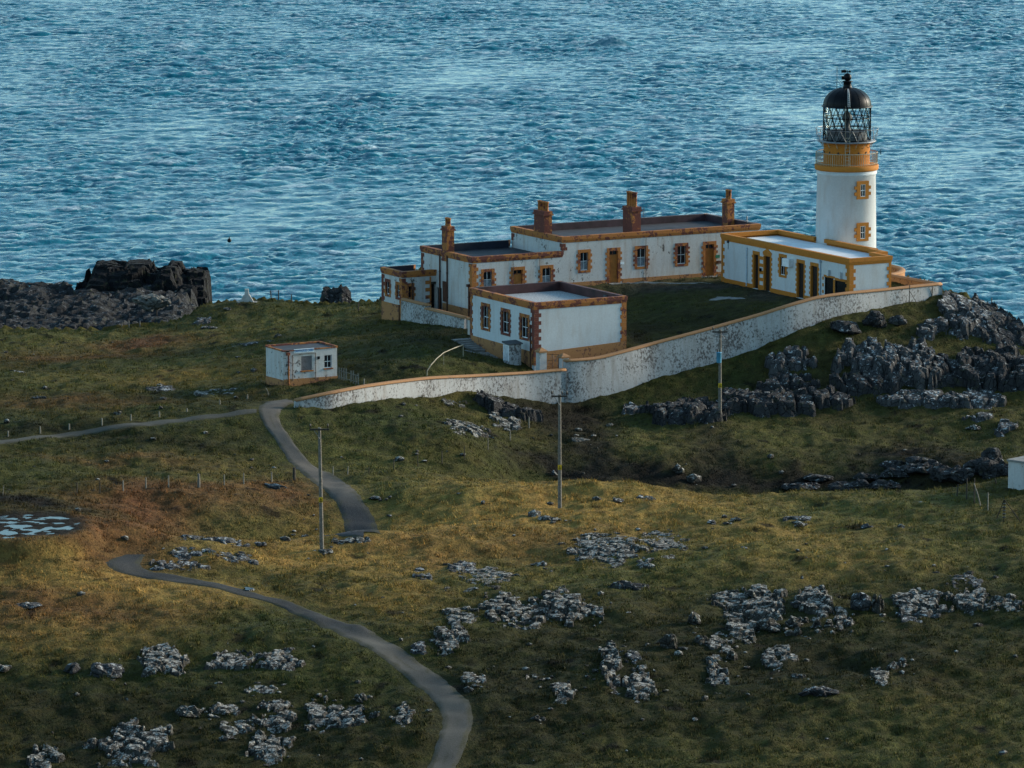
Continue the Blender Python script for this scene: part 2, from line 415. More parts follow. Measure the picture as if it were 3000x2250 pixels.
# coastline (land inside), world metres
cpts = [atd(px, py, Y)[:2] for px, py, Y in ((-900, 960, 405), (-300, 962, 413), (0, 966, 414), (300, 972, 412), (450, 955, 412), (560, 926, 414), (620, 888, 418), (720, 880, 419), (850, 893, 416), (1000, 904, 414), (1100, 915, 413), (1200, 905, 424), (1400, 850, 428), (1700, 790, 430), (2100, 760, 428), (2400, 760, 420), (2600, 775, 408), (2700, 800, 398), (2765, 838, 391.5), (2840, 846, 390), (2892, 856, 388.5), (2958, 902, 385), (3000, 945, 382.5), (3080, 1020, 378), (3250, 1150, 370), (3450, 1400, 345), (3900, 1900, 300), (4800, 2600, 245))]
COAST = np.array(cpts + [(400., 150.), (400., -500.), (-700., -500.), (-700., 330.)])
def poly_dist(x, y, P, closed=True):
    """signed distance, + inside"""
    x = np.asarray(x, float); y = np.asarray(y, float)
    d = np.full(x.shape, 1e9); ins = np.zeros(x.shape, bool)
    m = len(P)
    for i in range(m if closed else m - 1):
        a, b = P[i], P[(i + 1) % m]; e = b - a
        t = np.clip(((x - a[0]) * e[0] + (y - a[1]) * e[1]) / (e @ e), 0, 1)
        d = np.minimum(d, np.hypot(x - a[0] - t * e[0], y - a[1] - t * e[1]))
        if closed:
            c = ((a[1] > y) != (b[1] > y)); xi = a[0] + (y - a[1]) / (b[1] - a[1] + 1e-12) * e[0]
            ins ^= c & (x < xi)
    return np.where(ins, d, -d) if closed else d
def inner(x, y):
    b = bil(BASE, x, y)
    ax = np.clip((np.abs(x) - 62) / 60, 0, 1); b = b * (1 - ax) + (-7.0) * ax
    up = np.clip((225 - y) / 200, 0, 1); t = sstep(0, 14, 245 - y)       # the hill the photographer stands on
    return b * (1 - t) + t * (-13 + 59 * up ** 1.15)
FLAT = []          # (polygon local test, level) building pads
def pads(x, y, z):
    for fr, x0, x1, y0, y1, lv, soft in ((HOUSE, -.5, 20, -1.4, 10, 0, 1.6), (ENG, -1.2, 6, -.2, 20.5, 0, 1.4)):
        dx = np.asarray(x) - fr.o[0]; dy = np.asarray(y) - fr.o[1]
        a = dx * fr.u[0] + dy * fr.u[1]; b = dx * fr.w[0] + dy * fr.w[1]
        o = np.maximum(np.maximum(x0 - a, a - x1), np.maximum(y0 - b, b - y1))
        k = 1 - sstep(0, soft, o); z = z * (1 - k) + lv * k
    return z
def H0(x, y):
    x = np.asarray(x, float); y = np.asarray(y, float)
    z = inner(x, y)
    z = z + .50 * fbm(x / 9, y / 8, seed=3, oct=3) * sstep(6, 30, np.hypot(x - 8, y - 388)) + .10 * fbm(x / 2.6, y / 2.6, seed=9, oct=2)
    z = pads(x, y, z)
    s = poly_dist(x, y, COAST)
    out = np.clip(-s, 0, 60)
    drop = np.where(out > 0, 1.1 * out + .9 * out ** 1.15 + 1.6 * sstep(0, 3, out), 0) * (1 + .45 * fbm(x / 5, y / 5, seed=21))
    edge = sstep(5, 0, s) * .6 * (s > 0)
    return np.maximum(z - drop - edge * .5, SEA_Z - 6)
def hit(px, py, fn=None, y0=240., y1=470.):
    fn = fn or H0
    Y = np.arange(y0, y1, .25); d = ray(px, py); t = Y / d[1]
    g = fn(d[0] * t, Y); z = CAM_H + d[2] * t
    i = np.nonzero(z < g)[0]
    if len(i) == 0: return atd(px, py, 420)
    i = max(1, i[0]); a = z[i - 1] - g[i - 1]; b = z[i] - g[i]; s = a / (a - b + 1e-9)
    Yh = Y[i - 1] + .25 * s; p = atd(px, py, Yh); p[2] = float(fn(np.array(p[0]), np.array(p[1])))
    return p

# roads surveyed as pairs of edge points
def lerp_edges(Lp, Rp, step=.5):
    A = np.array([hit(*p)[:2] for p in Lp]); B = np.array([hit(*p)[:2] for p in Rp])
    def resample(P, m):
        s = np.r_[0, np.cumsum(np.hypot(*np.diff(P, axis=0).T))]; q = np.linspace(0, s[-1], m)
        return np.c_[np.interp(q, s, P[:, 0]), np.interp(q, s, P[:, 1])]
    def sm(P, it=10):
        for _ in range(it): P[1:-1] = P[1:-1] * .5 + (P[:-2] + P[2:]) * .25
        return P
    m = int(np.hypot(*np.diff((A + B) / 2, axis=0).T).sum() / step) + 2
    return sm(resample(A, m)), sm(resample(B, m))
rd1 = lerp_edges([(1240, 2330), (1253, 2250), (1290, 2160), (1306, 2110), (1292, 2069), (1250, 2025), (1187, 1974), (1017, 1867), (819, 1771), (565, 1711), (396, 1683), (310, 1670), (297, 1657), (318, 1640), (350, 1629), (368, 1624)],
                 [(1318, 2330), (1326, 2250), (1370, 2160), (1385, 2103), (1377, 2055), (1330, 2015), (1282, 1974), (1074, 1838.5), (848, 1759), (565, 1692), (425, 1672), (402, 1667), (398, 1655), (405, 1640), (416, 1630), (424, 1624)])
rd2 = lerp_edges([(1020, 1562), (1014, 1548), (1006, 1505), (972, 1454), (915, 1409), (822, 1309), (772, 1240), (756, 1205), (757, 1192), (772, 1181), (800, 1173), (840, 1166)],
                 [(1112, 1562), (1105, 1552), (1102, 1522), (1062, 1471), (1011, 1412), (970, 1385), (873, 1316), (819, 1240), (815, 1214), (818, 1202), (830, 1190), (862, 1180)])
rd3 = lerp_edges([(-300, 1335), (0, 1299), (90, 1288), (174, 1278), (260, 1268), (348, 1257), (430, 1247), (510, 1237), (600, 1226), (680, 1217), (752, 1208)], [(-300, 1326), (0, 1289), (90, 1278), (174, 1267), (260, 1256), (348, 1245), (430, 1235), (510, 1226), (600, 1216), (680, 1207), (752, 1198)])
# the stretch of path hidden behind the mound
def mid(a): return (a[0] + a[1]) / 2
e1 = mid([rd1[0][-1], rd1[1][-1]]); e2 = mid([rd2[0][0], rd2[1][0]])
ROADC = [mid(r) for r in (rd1, rd2, rd3)]; ROADW = [np.hypot(*(r[0] - r[1]).T).mean() / 2 for r in (rd1, rd2, rd3)]
def road_mask(x, y):
    m = np.zeros(np.shape(x))
    for c, w in zip(ROADC, ROADW):
        P = c[::3] if len(c) > 12 else c
        m = np.maximum(m, 1 - sstep(w + .05, w + .55, poly_dist(x, y, P, closed=False)))
    return m
POOL = hit(78, 1535); POOL_Z = POOL[2] - .10
def pool_mask(x, y):
    dx = (x - POOL[0]) / 3.9; dy = (y - POOL[1]) / 5.2
    return 1 - sstep(.72, 1.1, np.sqrt(dx * dx + dy * dy) + .22 * fbm(x / 2.5, y / 3.5, seed=5))
def H(x, y):
    x = np.asarray(x, float); y = np.asarray(y, float)
    z = H0(x, y); rm = road_mask(x, y)
    s = poly_dist(x, y, COAST)
    tus = fbm(x / .9, y / .9, seed=31, oct=3)
    yard = sstep(3, 12, np.hypot((x - 16) / 1.2, y - 393))
    z = z + (1 - rm) * (.13 * tus + .12 * fbm(x / 2.0, y / 3.4, seed=44, oct=3)) * (.35 + .65 * yard) - rm * .035
    pr = np.hypot((x - POOL[0]) / 3.9, (y - POOL[1]) / 5.2); z = np.where(pr < 1.6, np.maximum(z, POOL_Z + .07 - 1.6 * sstep(1.05, 1.6, pr)), z)
    pm = pool_mask(x, y); z = z * (1 - pm) + pm * (POOL_Z + .012 + .17 * fbm(x / 1.5, y / 1.4, seed=79, oct=5))
    out = sstep(0, 4, -s); z = z + out * 1.4 * np.round(fbm(x / 2.4, y / 2.4, seed=61, oct=3) * 3) / 3
    return z

# land cover colours; DK also paints foreground shade and vignette into the ground
G0, G1, OC, RU, PE, DK = (.034, .042, .011), (.092, .088, .026), (.265, .172, .048), (.108, .050, .021), (.009, .008, .006), (.020, .021, .007)
cover = [  # px, py, rx, ry, colour, strength  (survey points; sizes turned into metres on the ground)
    (1500, 1440, 500, 42, OC, .7), (2000, 1480, 500, 40, OC, .75), (1400, 1520, 450, 50, OC, .8), (1250, 1590, 500, 40, OC, .8), (1900, 1540, 350, 40, OC, .7), (1700, 1590, 350, 30, RU, .4), (1300, 1630, 350, 30, RU, .45),
    (2500, 1500, 420, 45, G1, .9), (2200, 1600, 500, 50, G1, .8), (2700, 1620, 400, 60, G1, .6), (1150, 1430, 220, 40, G1, .8), (2300, 1570, 250, 30, OC, .5),
    (600, 985, 420, 25, G1, .8), (150, 1000, 260, 26, G1, .7), (420, 1005, 170, 16, RU, .9), (250, 1050, 300, 22, RU, .55), (520, 1110, 260, 25, OC, .5), (150, 1110, 200, 25, G1, .6), (250, 1170, 300, 20, RU, .5), (520, 1060, 260, 20, G1, .6), (900, 930, 200, 18, G1, .8), (700, 1180, 120, 30, DK, .6), (100, 1255, 200, 14, PE, .6), (450, 1285, 300, 18, DK, .8),
    (150, 1360, 300, 40, G0, .8), (500, 1380, 300, 30, G1, .5), (350, 1345, 250, 14, RU, .5), (900, 1280, 60, 60, G1, .5), (1080, 1340, 150, 25, G1, .7), (1150, 1220, 250, 40, G0, .9),
    (480, 1500, 260, 45, RU, 1), (420, 1560, 250, 35, RU, 1), (150, 1610, 260, 25, RU, 1), (700, 1510, 160, 45, G1, .7), (830, 1430, 120, 25, RU, .7), (70, 1466, 190, 20, PE, 1), (100, 1530, 120, 40, PE, .8), (640, 1440, 220, 25, RU, .6),
    (250, 1690, 260, 30, OC, .8), (500, 1740, 300, 30, OC, .8), (200, 1800, 320, 45, RU, .75), (250, 1860, 320, 40, OC, .45), (800, 1830, 180, 45, G0, .8), (650, 1600, 150, 15, G1, .9), (900, 1650, 350, 30, OC, .75),
    (1600, 1700, 500, 40, G1, .55), (1150, 1740, 160, 40, OC, .5), (700, 1980, 600, 60, G0, .8), (300, 2070, 500, 40, DK, .8), (300, 2190, 400, 50, DK, .9), (900, 2180, 400, 60, DK, .7), (1500, 2000, 250, 60, DK, .8), (1500, 2150, 300, 80, DK, .8),
    (2100, 1900, 500, 90, DK, .8), (2500, 1960, 450, 60, DK, .85), (2800, 1750, 300, 60, DK, .5), (2100, 2120, 400, 50, DK, .7), (2400, 2210, 700, 40, G1, .30), (2700, 2080, 400, 40, G1, .25), (1700, 1880, 250, 60, DK, .6), (2450, 1640, 300, 30, OC, .35),
    (1700, 1240, 110, 40, PE, .95), (1740, 1310, 80, 45, PE, .95), (1600, 1215, 120, 25, PE, .8), (2080, 1270, 80, 40, PE, .9), (2060, 1320, 110, 14, PE, .8), (1900, 1300, 120, 40, G1, .45), (2400, 1260, 400, 45, G1, .45), (2000, 1395, 400, 14, PE, .9), (2650, 1320, 160, 18, PE, .9), (2350, 1400, 300, 14, PE, .9), (2750, 1380, 150, 25, PE, .7), (2400, 1160, 200, 25, PE, .5), (1650, 1385, 150, 10, PE, .9),
    (1950, 900, 120, 30, G0, .9), (2050, 835, 250, 10, (.05, .046, .04), .9), (2260, 865, 100, 14, (.05, .046, .04), .8), (1900, 960, 90, 20, DK, .8), (1870, 1000, 40, 12, PE, .7), (2090, 930, 120, 16, DK, .6), (1250, 980, 150, 30, DK, .6), (1250, 1060, 120, 20, G0, .5), (1060, 1080, 120, 30, DK, .5), (1430, 1040, 60, 10, (.09, .085, .075), .9), (900, 1125, 60, 8, PE, .8), (2600, 900, 120, 14, G1, .5), (2650, 1000, 250, 12, G1, .4), (2650, 1040, 200, 60, DK, .5)]
CV = []
for px, py, rx, ry, c, st in cover:
    p = hit(px, py); D = p[1]; e = .16 + .03 * (330 - D) / 60
    CV.append((p[0], p[1], rx * D / FOC, ry * D / FOC / e, np.array(c), st))
def ground_col(x, y):
    wx = x + 1.3 * fbm(x / 4, y / 4, seed=81) + .4 * fbm(x / 1.1, y / 1.1, seed=83, oct=2); wy = y + 3.2 * fbm(x / 4, y / 6, seed=91) + .8 * fbm(x / 1.1, y / 1.5, seed=93, oct=2)
    g = np.clip(.5 + .9 * fbm(x / 7, y / 11, seed=101), 0, 1)[..., None]
    c = np.array(G0) * (1 - g) + np.array((.060, .052, .014)) * g
    for cx, cy, rx, ry, col, st in CV:
        q = ((wx - cx) / rx) ** 2 + ((wy - cy) / ry) ** 2
        k = (np.exp(-q * .9) * st)
        k = np.clip(k * 1.15, 0, 1)[..., None]; c = c * (1 - k) + col * k
    tuss = fbm(x / .7, y / .9, seed=111, oct=3)
    c = c * np.clip(1 + .6 * tuss, .35, 1.8)[..., None]
    hole = sstep(.48, .66, fbm(x / 2.2, y / 2.6, seed=121, oct=4))[..., None]; c = c * (1 - hole * .75)
    s = poly_dist(x, y, COAST); rk = sstep(.3, 1.5, -s)[..., None]; c = c * (1 - rk) + np.array((.03, .03, .031)) * rk
    pm = pool_mask(x, y)[..., None]; c = c * (1 - pm) + np.array((.014, .011, .008)) * pm
    return c

def axis(core0, core1, step, far0, far1):
    a = list(np.arange(core0, core1 + step * .5, step))
    s, x, lo = step, core0, []
    while x > far0: s *= 1.35; x -= s; lo.append(max(x, far0))
    s, x, hi = step, a[-1], []
    while x < far1: s *= 1.35; x += s; hi.append(min(x, far1))
    return np.array(lo[::-1] + a + hi)
def grid_mesh(ax, ay):
    nx, ny = len(ax), len(ay); X, Y = np.meshgrid(ax, ay, indexing='ij')
    idx = np.arange(nx * ny).reshape(nx, ny)
    F = np.stack([idx[:-1, :-1], idx[1:, :-1], idx[1:, 1:], idx[:-1, 1:]], -1).reshape(-1, 4)
    return X.ravel(), Y.ravel(), F
tx, ty, tf = grid_mesh(axis(-66, 66, .24, -650, 380), axis(250, 436, .24, -420, 520))
tz = np.empty_like(tx); tc = np.empty((len(tx), 3))
for i in range(0, len(tx), 100000):
    sl = slice(i, i + 100000); tz[sl] = H(tx[sl], ty[sl]); tc[sl] = ground_col(tx[sl], ty[sl])
tag(np_mesh('ground', np.stack([tx, ty, tz], 1), tf, 'moor_grass', True, {'cover': tc}), kind='structure')

def road_mesh(name, e, col, m=11):
    A, B = e; t = np.linspace(0, 1, m); P = A[:, None] * (1 - t)[None, :, None] + B[:, None] * t[None, :, None]
    wob = .20 * fbm(np.arange(len(A)) / 1.7, np.zeros(len(A)), seed=7); ext = (B - A) / np.maximum(.1, np.hypot(*(B - A).T))[:, None]
    P[:, 0] += ext * (-.08 + wob[:, None]); P[:, -1] -= ext * (-.08 + wob[::-1, None])
    x, y = P[..., 0].ravel(), P[..., 1].ravel(); z = H0(x, y) + .012 - .045 * (np.abs(np.tile(t, len(A)) - .5) > .45)
    nn = len(A); idx = np.arange(nn * m).reshape(nn, m)
    F = np.stack([idx[:-1, :-1], idx[1:, :-1], idx[1:, 1:], idx[:-1, 1:]], -1).reshape(-1, 4)
    s = np.linspace(0, 1, nn); cc = np.array([np.interp(s, [k[0] for k in col], [k[1][j] for k in col]) for j in range(3)]).T
    cc = np.repeat(cc, m, 0); tt = np.tile(t, nn); eg = np.abs(tt - .5) * 2; gr = sstep(.62, .98, eg + .5 * fbm(x / .8, y / 1.1, seed=15, oct=3)) * .85
    cen = .5 * sstep(.25, .0, eg) * sstep(.05, .4, fbm(x / 2.5, y / 3.5, seed=19, oct=3)); gr = np.maximum(gr, cen)[:, None]; cc = cc * (1 - gr) + np.array((.034, .033, .014)) * gr
    o = np_mesh(name, np.stack([x, y, z], 1), F, 'tarmac', True, {'cover': cc}); tag(o, kind='structure')
    return o
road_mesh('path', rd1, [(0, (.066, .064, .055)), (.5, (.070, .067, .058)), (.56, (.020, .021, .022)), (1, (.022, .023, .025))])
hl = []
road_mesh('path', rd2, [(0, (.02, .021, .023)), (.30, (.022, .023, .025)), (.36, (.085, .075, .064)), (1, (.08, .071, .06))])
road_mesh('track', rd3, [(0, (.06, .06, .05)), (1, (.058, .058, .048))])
e1 = e1 + np.array([2.2, 2.6])
pth = np.array([e1, e1 * .75 + e2 * .25 + np.array([-1, 4.]), e1 * .35 + e2 * .65 + np.array([0, 5.]), e2]); q = np.linspace(0, 3, 24)
pc = np.c_[np.interp(q, range(4), pth[:, 0]), np.interp(q, range(4), pth[:, 1])]
road_mesh('path', (pc + np.array([0, -1.1]), pc + np.array([0, 1.1])), [(0, (.05, .052, .06)), (1, (.045, .048, .055))])

# bog pool and puddles
def blob(name, px, py, wpx, dpx, mat, lift=.05, seed=0):
    p = hit(px, py); D = p[1]; rx = wpx * D / FOC / 2; ry = dpx * D / FOC / .19 / 2
    R = random.Random(seed); vs = []
    for i in range(28):
        t = i / 28 * 2 * math.pi; r = 1 + .28 * math.sin(3 * t + seed) + R.uniform(-.12, .12)
        x, y = p[0] + rx * r * math.cos(t), p[1] + ry * r * math.sin(t); vs.append((x, y, float(H0(np.array(x), np.array(y))) + lift))
    pz = lambda x, y: float(H(np.array(x), np.array(y))) + lift
    m = MB(); rings = 5
    for k2 in range(1, rings + 1):
        for v in vs: x, y = p[0] + (v[0] - p[0]) * k2 / rings, p[1] + (v[1] - p[1]) * k2 / rings; m.v.append((x, y, pz(x, y) - (.12 if k2 == rings else 0)))
    m.v.append((p[0], p[1], pz(p[0], p[1]))); ce = len(m.v) - 1
    m.f = [(i, (i + 1) % 28, ce) for i in range(28)] + [(k2 * 28 + i, k2 * 28 + 28 + i, k2 * 28 + 28 + (i + 1) % 28, k2 * 28 + (i + 1) % 28) for k2 in range(rings - 1) for i in range(28)]
    return m.build(name, mat)
b = MB(); pts = []
for i in range(48):
    t = i / 48 * 2 * math.pi; r = .86 + .10 * math.sin(3 * t + 1) + .06 * math.sin(7 * t)
    pts.append((POOL[0] + 3.9 * r * math.cos(t), POOL[1] + 5.2 * r * math.sin(t), POOL_Z))
b.quad(*pts); tag(b.build('pool', 'pool_water'), kind='structure')
for i, (px, py, w, d) in enumerate(((805, 1426, 66, 7), (728, 1727, 30, 8))):
    tag(blob('puddle', px, py, w, d, 'pool_water', .10, i), kind='structure')

# ------------------------------------------------------------------ sea
def wave_tile(L, n, lo, hi, hs, wind, seed, spread=2):
    R = np.random.default_rng(seed); kx = np.fft.fftfreq(n, L / n) * 2 * np.pi; KX, KY = np.meshgrid(kx, kx, indexing='ij')
    kk = np.hypot(KX, KY); kk[0, 0] = 1e-6
    cosw = (KX * wind[0] + KY * wind[1]) / kk
    kp = 2 * np.pi / lo
    sp = kk ** -3.6 * np.exp(-1.1 * (kp / kk) ** 2) * (.12 + np.abs(cosw) ** spread) * np.exp(-(kk / (2 * np.pi / hi)) ** 2); sp[0, 0] = 0
    hk = np.sqrt(sp) * (R.standard_normal((n, n)) + 1j * R.standard_normal((n, n)))
    h = np.fft.ifft2(hk); sc = hs / 4 / np.real(h).std()
    D = [np.real(np.fft.ifft2(-1j * K_ / kk * hk)) * sc for K_ in (KX, KY)]
    return L, n, np.real(h) * sc, D[0], D[1]
def samp(T, A, x, y):
    L, n = T[0], T[1]; fx = x / L * n; fy = y / L * n; i = np.floor(fx).astype(int); j = np.floor(fy).astype(int); a = fx - i; c = fy - j
    i0, i1, j0, j1 = i % n, (i + 1) % n, j % n, (j + 1) % n
    return A[i0, j0] * (1 - a) * (1 - c) + A[i1, j0] * a * (1 - c) + A[i0, j1] * (1 - a) * c + A[i1, j1] * a * c
wd = np.array([.30, -.954])
TA = wave_tile(223., 640, 9., 1.3, .66, wd, 5, 4); TB = wave_tile(67., 448, 2.3, .4, .34, np.array([-.05, -.999]), 8, 3)
sx, sy, sf = grid_mesh(axis(-150, 150, .40, -6000, 6000), axis(520, 1240, .44, 60, 12000))
fade = sstep(420, 200, np.abs(sx)) * sstep(1900, 1300, sy) * sstep(380, 500, sy)
hA = samp(TA, TA[2], sx, sy); hB = samp(TB, TB[2], sx + 13, sy - 7)
amp = np.clip(1 + .9 * fbm(sx / 40, sy / 80, seed=2, oct=3), .4, 1.8) * fade; gust = np.clip(.75 + .9 * fbm(sx / 22, sy / 45, seed=4, oct=3), .25, 1.5)
dx = (samp(TA, TA[3], sx, sy) * 1.35 + samp(TB, TB[3], sx + 13, sy - 7) * gust) * amp; dy = (samp(TA, TA[4], sx, sy) * 1.35 + samp(TB, TB[4], sx + 13, sy - 7) * gust) * amp
sz = (hA + hB * gust) * amp
# one big breaking crest
bp = atz(1790, 132, SEA_Z); bx, by = sx - bp[0], sy - bp[1]
crst = np.exp(-(bx / 3.2) ** 2) * np.exp(-np.where(by < 0, (by / 1.3) ** 2, (by / 4.5) ** 2)); sz += 1.7 * crst
fo = sstep(.9, 1.6, hA / .165 + .8 * hB / .085 * .4) * sstep(.0, .35, fbm(sx / 9, sy / 14, seed=12, oct=3)) * .8
fo = np.clip(fo + 1.1 * np.exp(-((bx + 1.2) / 2.2) ** 2 - (by / .9) ** 2) + .9 * np.exp(-((bx - 2.2) / 3.0) ** 2 - ((by + 3.2) / 1.8) ** 2), 0, 1) * fade
foam_near = np.zeros_like(sx)
tag(np_mesh('sea', np.stack([sx + dx, sy + dy, SEA_Z + sz], 1), sf, 'sea_water', True, {'foam': fo}), kind='structure')

# ------------------------------------------------------------------ buildings
ex, ey = np.array([1.0, 0, 0]), np.array([0, 1.0, 0])
def FR(c=0.0): return (np.array([0, c, 0.0]), ex, -ey)            # front face y=c, s = x
def SD(c=0.0): return (np.array([c, 0.0, 0]), -ey, -ex)           # left face x=c, s = -y (so s grows to the right)
def RT(c): return (np.array([c, 0.0, 0]), ey, ex)                 # right face x=c, s = y
def BK(c): return (np.array([0, c, 0.0]), -ex, ey)                # back face y=c, s = -x

def wall_face(mb, F, a0, a1, z0, z1, ops=(), depth=.22):
    """a wall plane with real openings (reveals turned inwards)"""
    o, a, n = F; P = lambda u, z, d=0: o + a * u + Vz * z + n * d
    us = sorted({a0, a1, *[v for q in ops for v in q[:2]]}); zs = sorted({z0, z1, *[v for q in ops for v in q[2:4]]})
    us = [v for v in us if a0 <= v <= a1]; zs = [v for v in zs if z0 <= v <= z1]
    for i in range(len(us) - 1):
        for j in range(len(zs) - 1):
            cu, cz_ = (us[i] + us[i + 1]) / 2, (zs[j] + zs[j + 1]) / 2
            if any(q[0] < cu < q[1] and q[2] < cz_ < q[3] for q in ops): continue
            mb.quad(P(us[i], zs[j]), P(us[i + 1], zs[j]), P(us[i + 1], zs[j + 1]), P(us[i], zs[j + 1]))
    for q in ops:
        u0, u1, v0, v1 = q[:4]; v0 = max(v0, z0)
        mb.quad(P(u0, v0), P(u0, v1), P(u0, v1, -depth), P(u0, v0, -depth)); mb.quad(P(u1, v1), P(u1, v0), P(u1, v0, -depth), P(u1, v1, -depth))
        mb.quad(P(u0, v1), P(u1, v1), P(u1, v1, -depth), P(u0, v1, -depth)); mb.quad(P(u1, v0), P(u0, v0), P(u0, v0, -depth), P(u1, v0, -depth))

def surround(par, F, q, mat, sill=True, teeth=True, w=.22, tw=.15, top=.24, t=.03, sides=(1, 1), zb=None, name='window_surround'):
    a0, a1, z0, z1 = q; m = MB(); zl = zb if zb is not None else z0
    m.fbox(F, a0 - w, a1 + w, z1, z1 + top, -.04, t)
    if sill: m.fbox(F, a0 - w, a1 + w, z0 - .20, z0, -.04, t)
    if t < .05:
        for s0, s1 in ((a0, a0 + .025), (a1 - .025, a1)): m.fbox(F, s0, s1, zl, z1 - .025, -.215, t - .002)
        m.fbox(F, a0, a1, z1 - .024, z1, -.215, t - .002)
    for k, (s0, s1, o) in enumerate(((a0 - w, a0, -1), (a1, a1 + w, 1))):
        if not sides[k]: continue
        m.fbox(F, s0, s1, zl, z1, -.04, t)
        if teeth:
            nb = max(2, int(round((z1 - zl) / .44))); h = (z1 - zl) / nb
            for i in range(nb):
                b0 = zl + i * h + h * .22
                m.fbox(F, *(sorted((s0, s0 - tw)) if o < 0 else (s1, s1 + tw)), b0, b0 + h * .52, -.04, t - .003)
    return m.build(name, mat, par)

def sash(par, F, q, bars=(1, 1), d=-.13, lower_curtain=False, fmat='sash_white', name='window'):
    a0, a1, z0, z1 = q; m = MB(); w = .04
    m.fbox(F, a0, a0 + w, z0, z1, d - .05, d); m.fbox(F, a1 - w, a1, z0, z1, d - .05, d)
    m.fbox(F, a0 + w, a1 - w, z0, z0 + w * 1.3, d - .05, d); m.fbox(F, a0 + w, a1 - w, z1 - w, z1, d - .05, d)
    for i in range(bars[1]):
        z = z0 + (z1 - z0) * (i + 1) / (bars[1] + 1); m.fbox(F, a0 + w, a1 - w, z - .022, z + .022, d - .05, d - .003)
    for i in range(bars[0]):
        a = a0 + (a1 - a0) * (i + 1) / (bars[0] + 1); m.fbox(F, a - .015, a + .015, z0 + w, z1 - w, d - .05, d - .006)
    f = m.build(name, fmat, par)
    p = MB(); o, a, n = F; P = lambda u, z: o + a * u + Vz * z + n * (d - .03)
    p.quad(P(a0, z0), P(a1, z0), P(a1, z1), P(a0, z1)); p.build('pane', 'pane_dark', f)
    if lower_curtain:
        p = MB(); zm = z0 + (z1 - z0) * .46; m_ = 9; dd = d - .022
        for i in range(m_):
            u0 = a0 + w + (a1 - a0 - 2 * w) * i / m_; u1 = a0 + w + (a1 - a0 - 2 * w) * (i + 1) / m_; k0, k1 = (.006, 0) if i % 2 else (0, .006)
            Q = lambda u, z, e: o + a * u + Vz * z + n * (dd + e)
            p.quad(Q(u0, z0 + w, k0), Q(u1, z0 + w, k1), Q(u1, zm, k1), Q(u0, zm, k0))
        p.build('curtain', 'curtain', f)
    return f

def door(par, F, q, mat, transom=True, d=-.16, handle=True):
    a0, a1, z0, z1 = q; m = MB(); zt_ = z1 - .42 if transom else z1
    m.fbox(F, a0, a1, z0, zt_, d - .05, d)
    if mat == 'door_ochre':
        for i in range(1, 6): a = a0 + (a1 - a0) * i / 6; m.fbox(F, a - .008, a + .008, z0 + .05, zt_ - .03, d, d + .004)
        for z in (z0 + .25, z0 + 1.0, zt_ - .2): m.fbox(F, a0 + .05, a1 - .05, z - .05, z + .05, d, d + .012)
    else:
        for i in range(1, 5): a = a0 + (a1 - a0) * i / 5; m.fbox(F, a - .012, a + .012, z0 + .05, zt_ - .05, d, d + .012)
    o = m.build('door', mat, par)
    if transom:
        t = MB(); t.fbox(F, a0, a1, zt_, zt_ + .06, d - .05, d + .01); t.fbox(F, a0, a1, z1 - .05, z1, d - .05, d + .01)
        for a in (a0 + .025, (a0 + a1) / 2, a1 - .025): t.fbox(F, a - .025, a + .025, zt_ + .06, z1 - .05, d - .05, d + .008)
        t.build('transom_window', 'sash_white' if mat != 'door_ochre' else 'ochre_worn', o)
        p = MB(); p.fbox(F, a0 + .03, a1 - .03, zt_ + .06, z1 - .05, d - .06, d - .03); p.build('pane', 'pane_dark', o)
    if handle:
        h = MB(); h.fbox(F, a0 + .10, a0 + .16, z0 + .95, z0 + 1.12, d, d + .06); h.build('handle', 'pipe_brown', o)
    return o

def quoins(par, x, y, dx, dy, z0, z1, mat, ln=.52, sh=.34, h=.31, t=.028):
    """dressed corner stones; dx, dy point from the corner into the building"""
    m = MB(); z = z1; i = 0
    while z > z0 + .05:
        b = max(z0, z - h); lx, ly = (ln, sh) if i % 2 else (sh, ln)
        xs = sorted((x - dx * t, x + dx * lx)); ys = sorted((y - dy * t, y + dy * ly))
        m.box(xs[0], xs[1], ys[0], ys[1], b + .004, z - .004); z = b; i += 1
    return m.build('corner_stone', mat, par)

def parapet(par, poly, ztop, mat, hb=.30, hm=.22, t=.30, gaps=(), name='parapet'):
    """upstand of two bands round a roof; poly counter-clockwise; gaps = {edge: (s0, s1)} left open"""
    m = MB(); n_ = len(poly); P = [np.array(p, float) for p in poly]
    def off(d):
        out = []
        for i in range(n_):
            a, b, c = P[i - 1], P[i], P[(i + 1) % n_]
            e0 = (b - a) / np.linalg.norm(b - a); e1 = (c - b) / np.linalg.norm(c - b)
            n0 = np.array([e0[1], -e0[0]]); n1 = np.array([e1[1], -e1[0]])
            k = (n0 + n1) / (1 + n0 @ n1); out.append(b + k * d)
        return out
    def ring(d0, d1, z0, z1):
        A, B = off(d0), off(d1)
        for i in range(n_):
            if (name, i) in skip: continue
            j = (i + 1) % n_; segs = [(0.0, 1.0)]
            for gi, s0, s1 in gaps:
                if gi == i: L_ = np.linalg.norm(P[j] - P[i]); segs = [(0.0, s0 / L_), (s1 / L_, 1.0)]
            for s0, s1 in segs:
                if s1 - s0 < 1e-3: continue
                q = [A[i] + (A[j] - A[i]) * s0, A[i] + (A[j] - A[i]) * s1, B[i] + (B[j] - B[i]) * s1, B[i] + (B[j] - B[i]) * s0]
                m.hexa([(*p, z0) for p in q] + [(*p, z1) for p in q])
    skip = ()
    ring(.10, -t, ztop - hb, ztop)
    ring(.06, -.02, ztop - hb - hm * .55, ztop - hb - .002)
    ring(.03, -.02, ztop - hb - hm, ztop - hb - hm * .55 - .002)
    return m.build(name, mat, par)

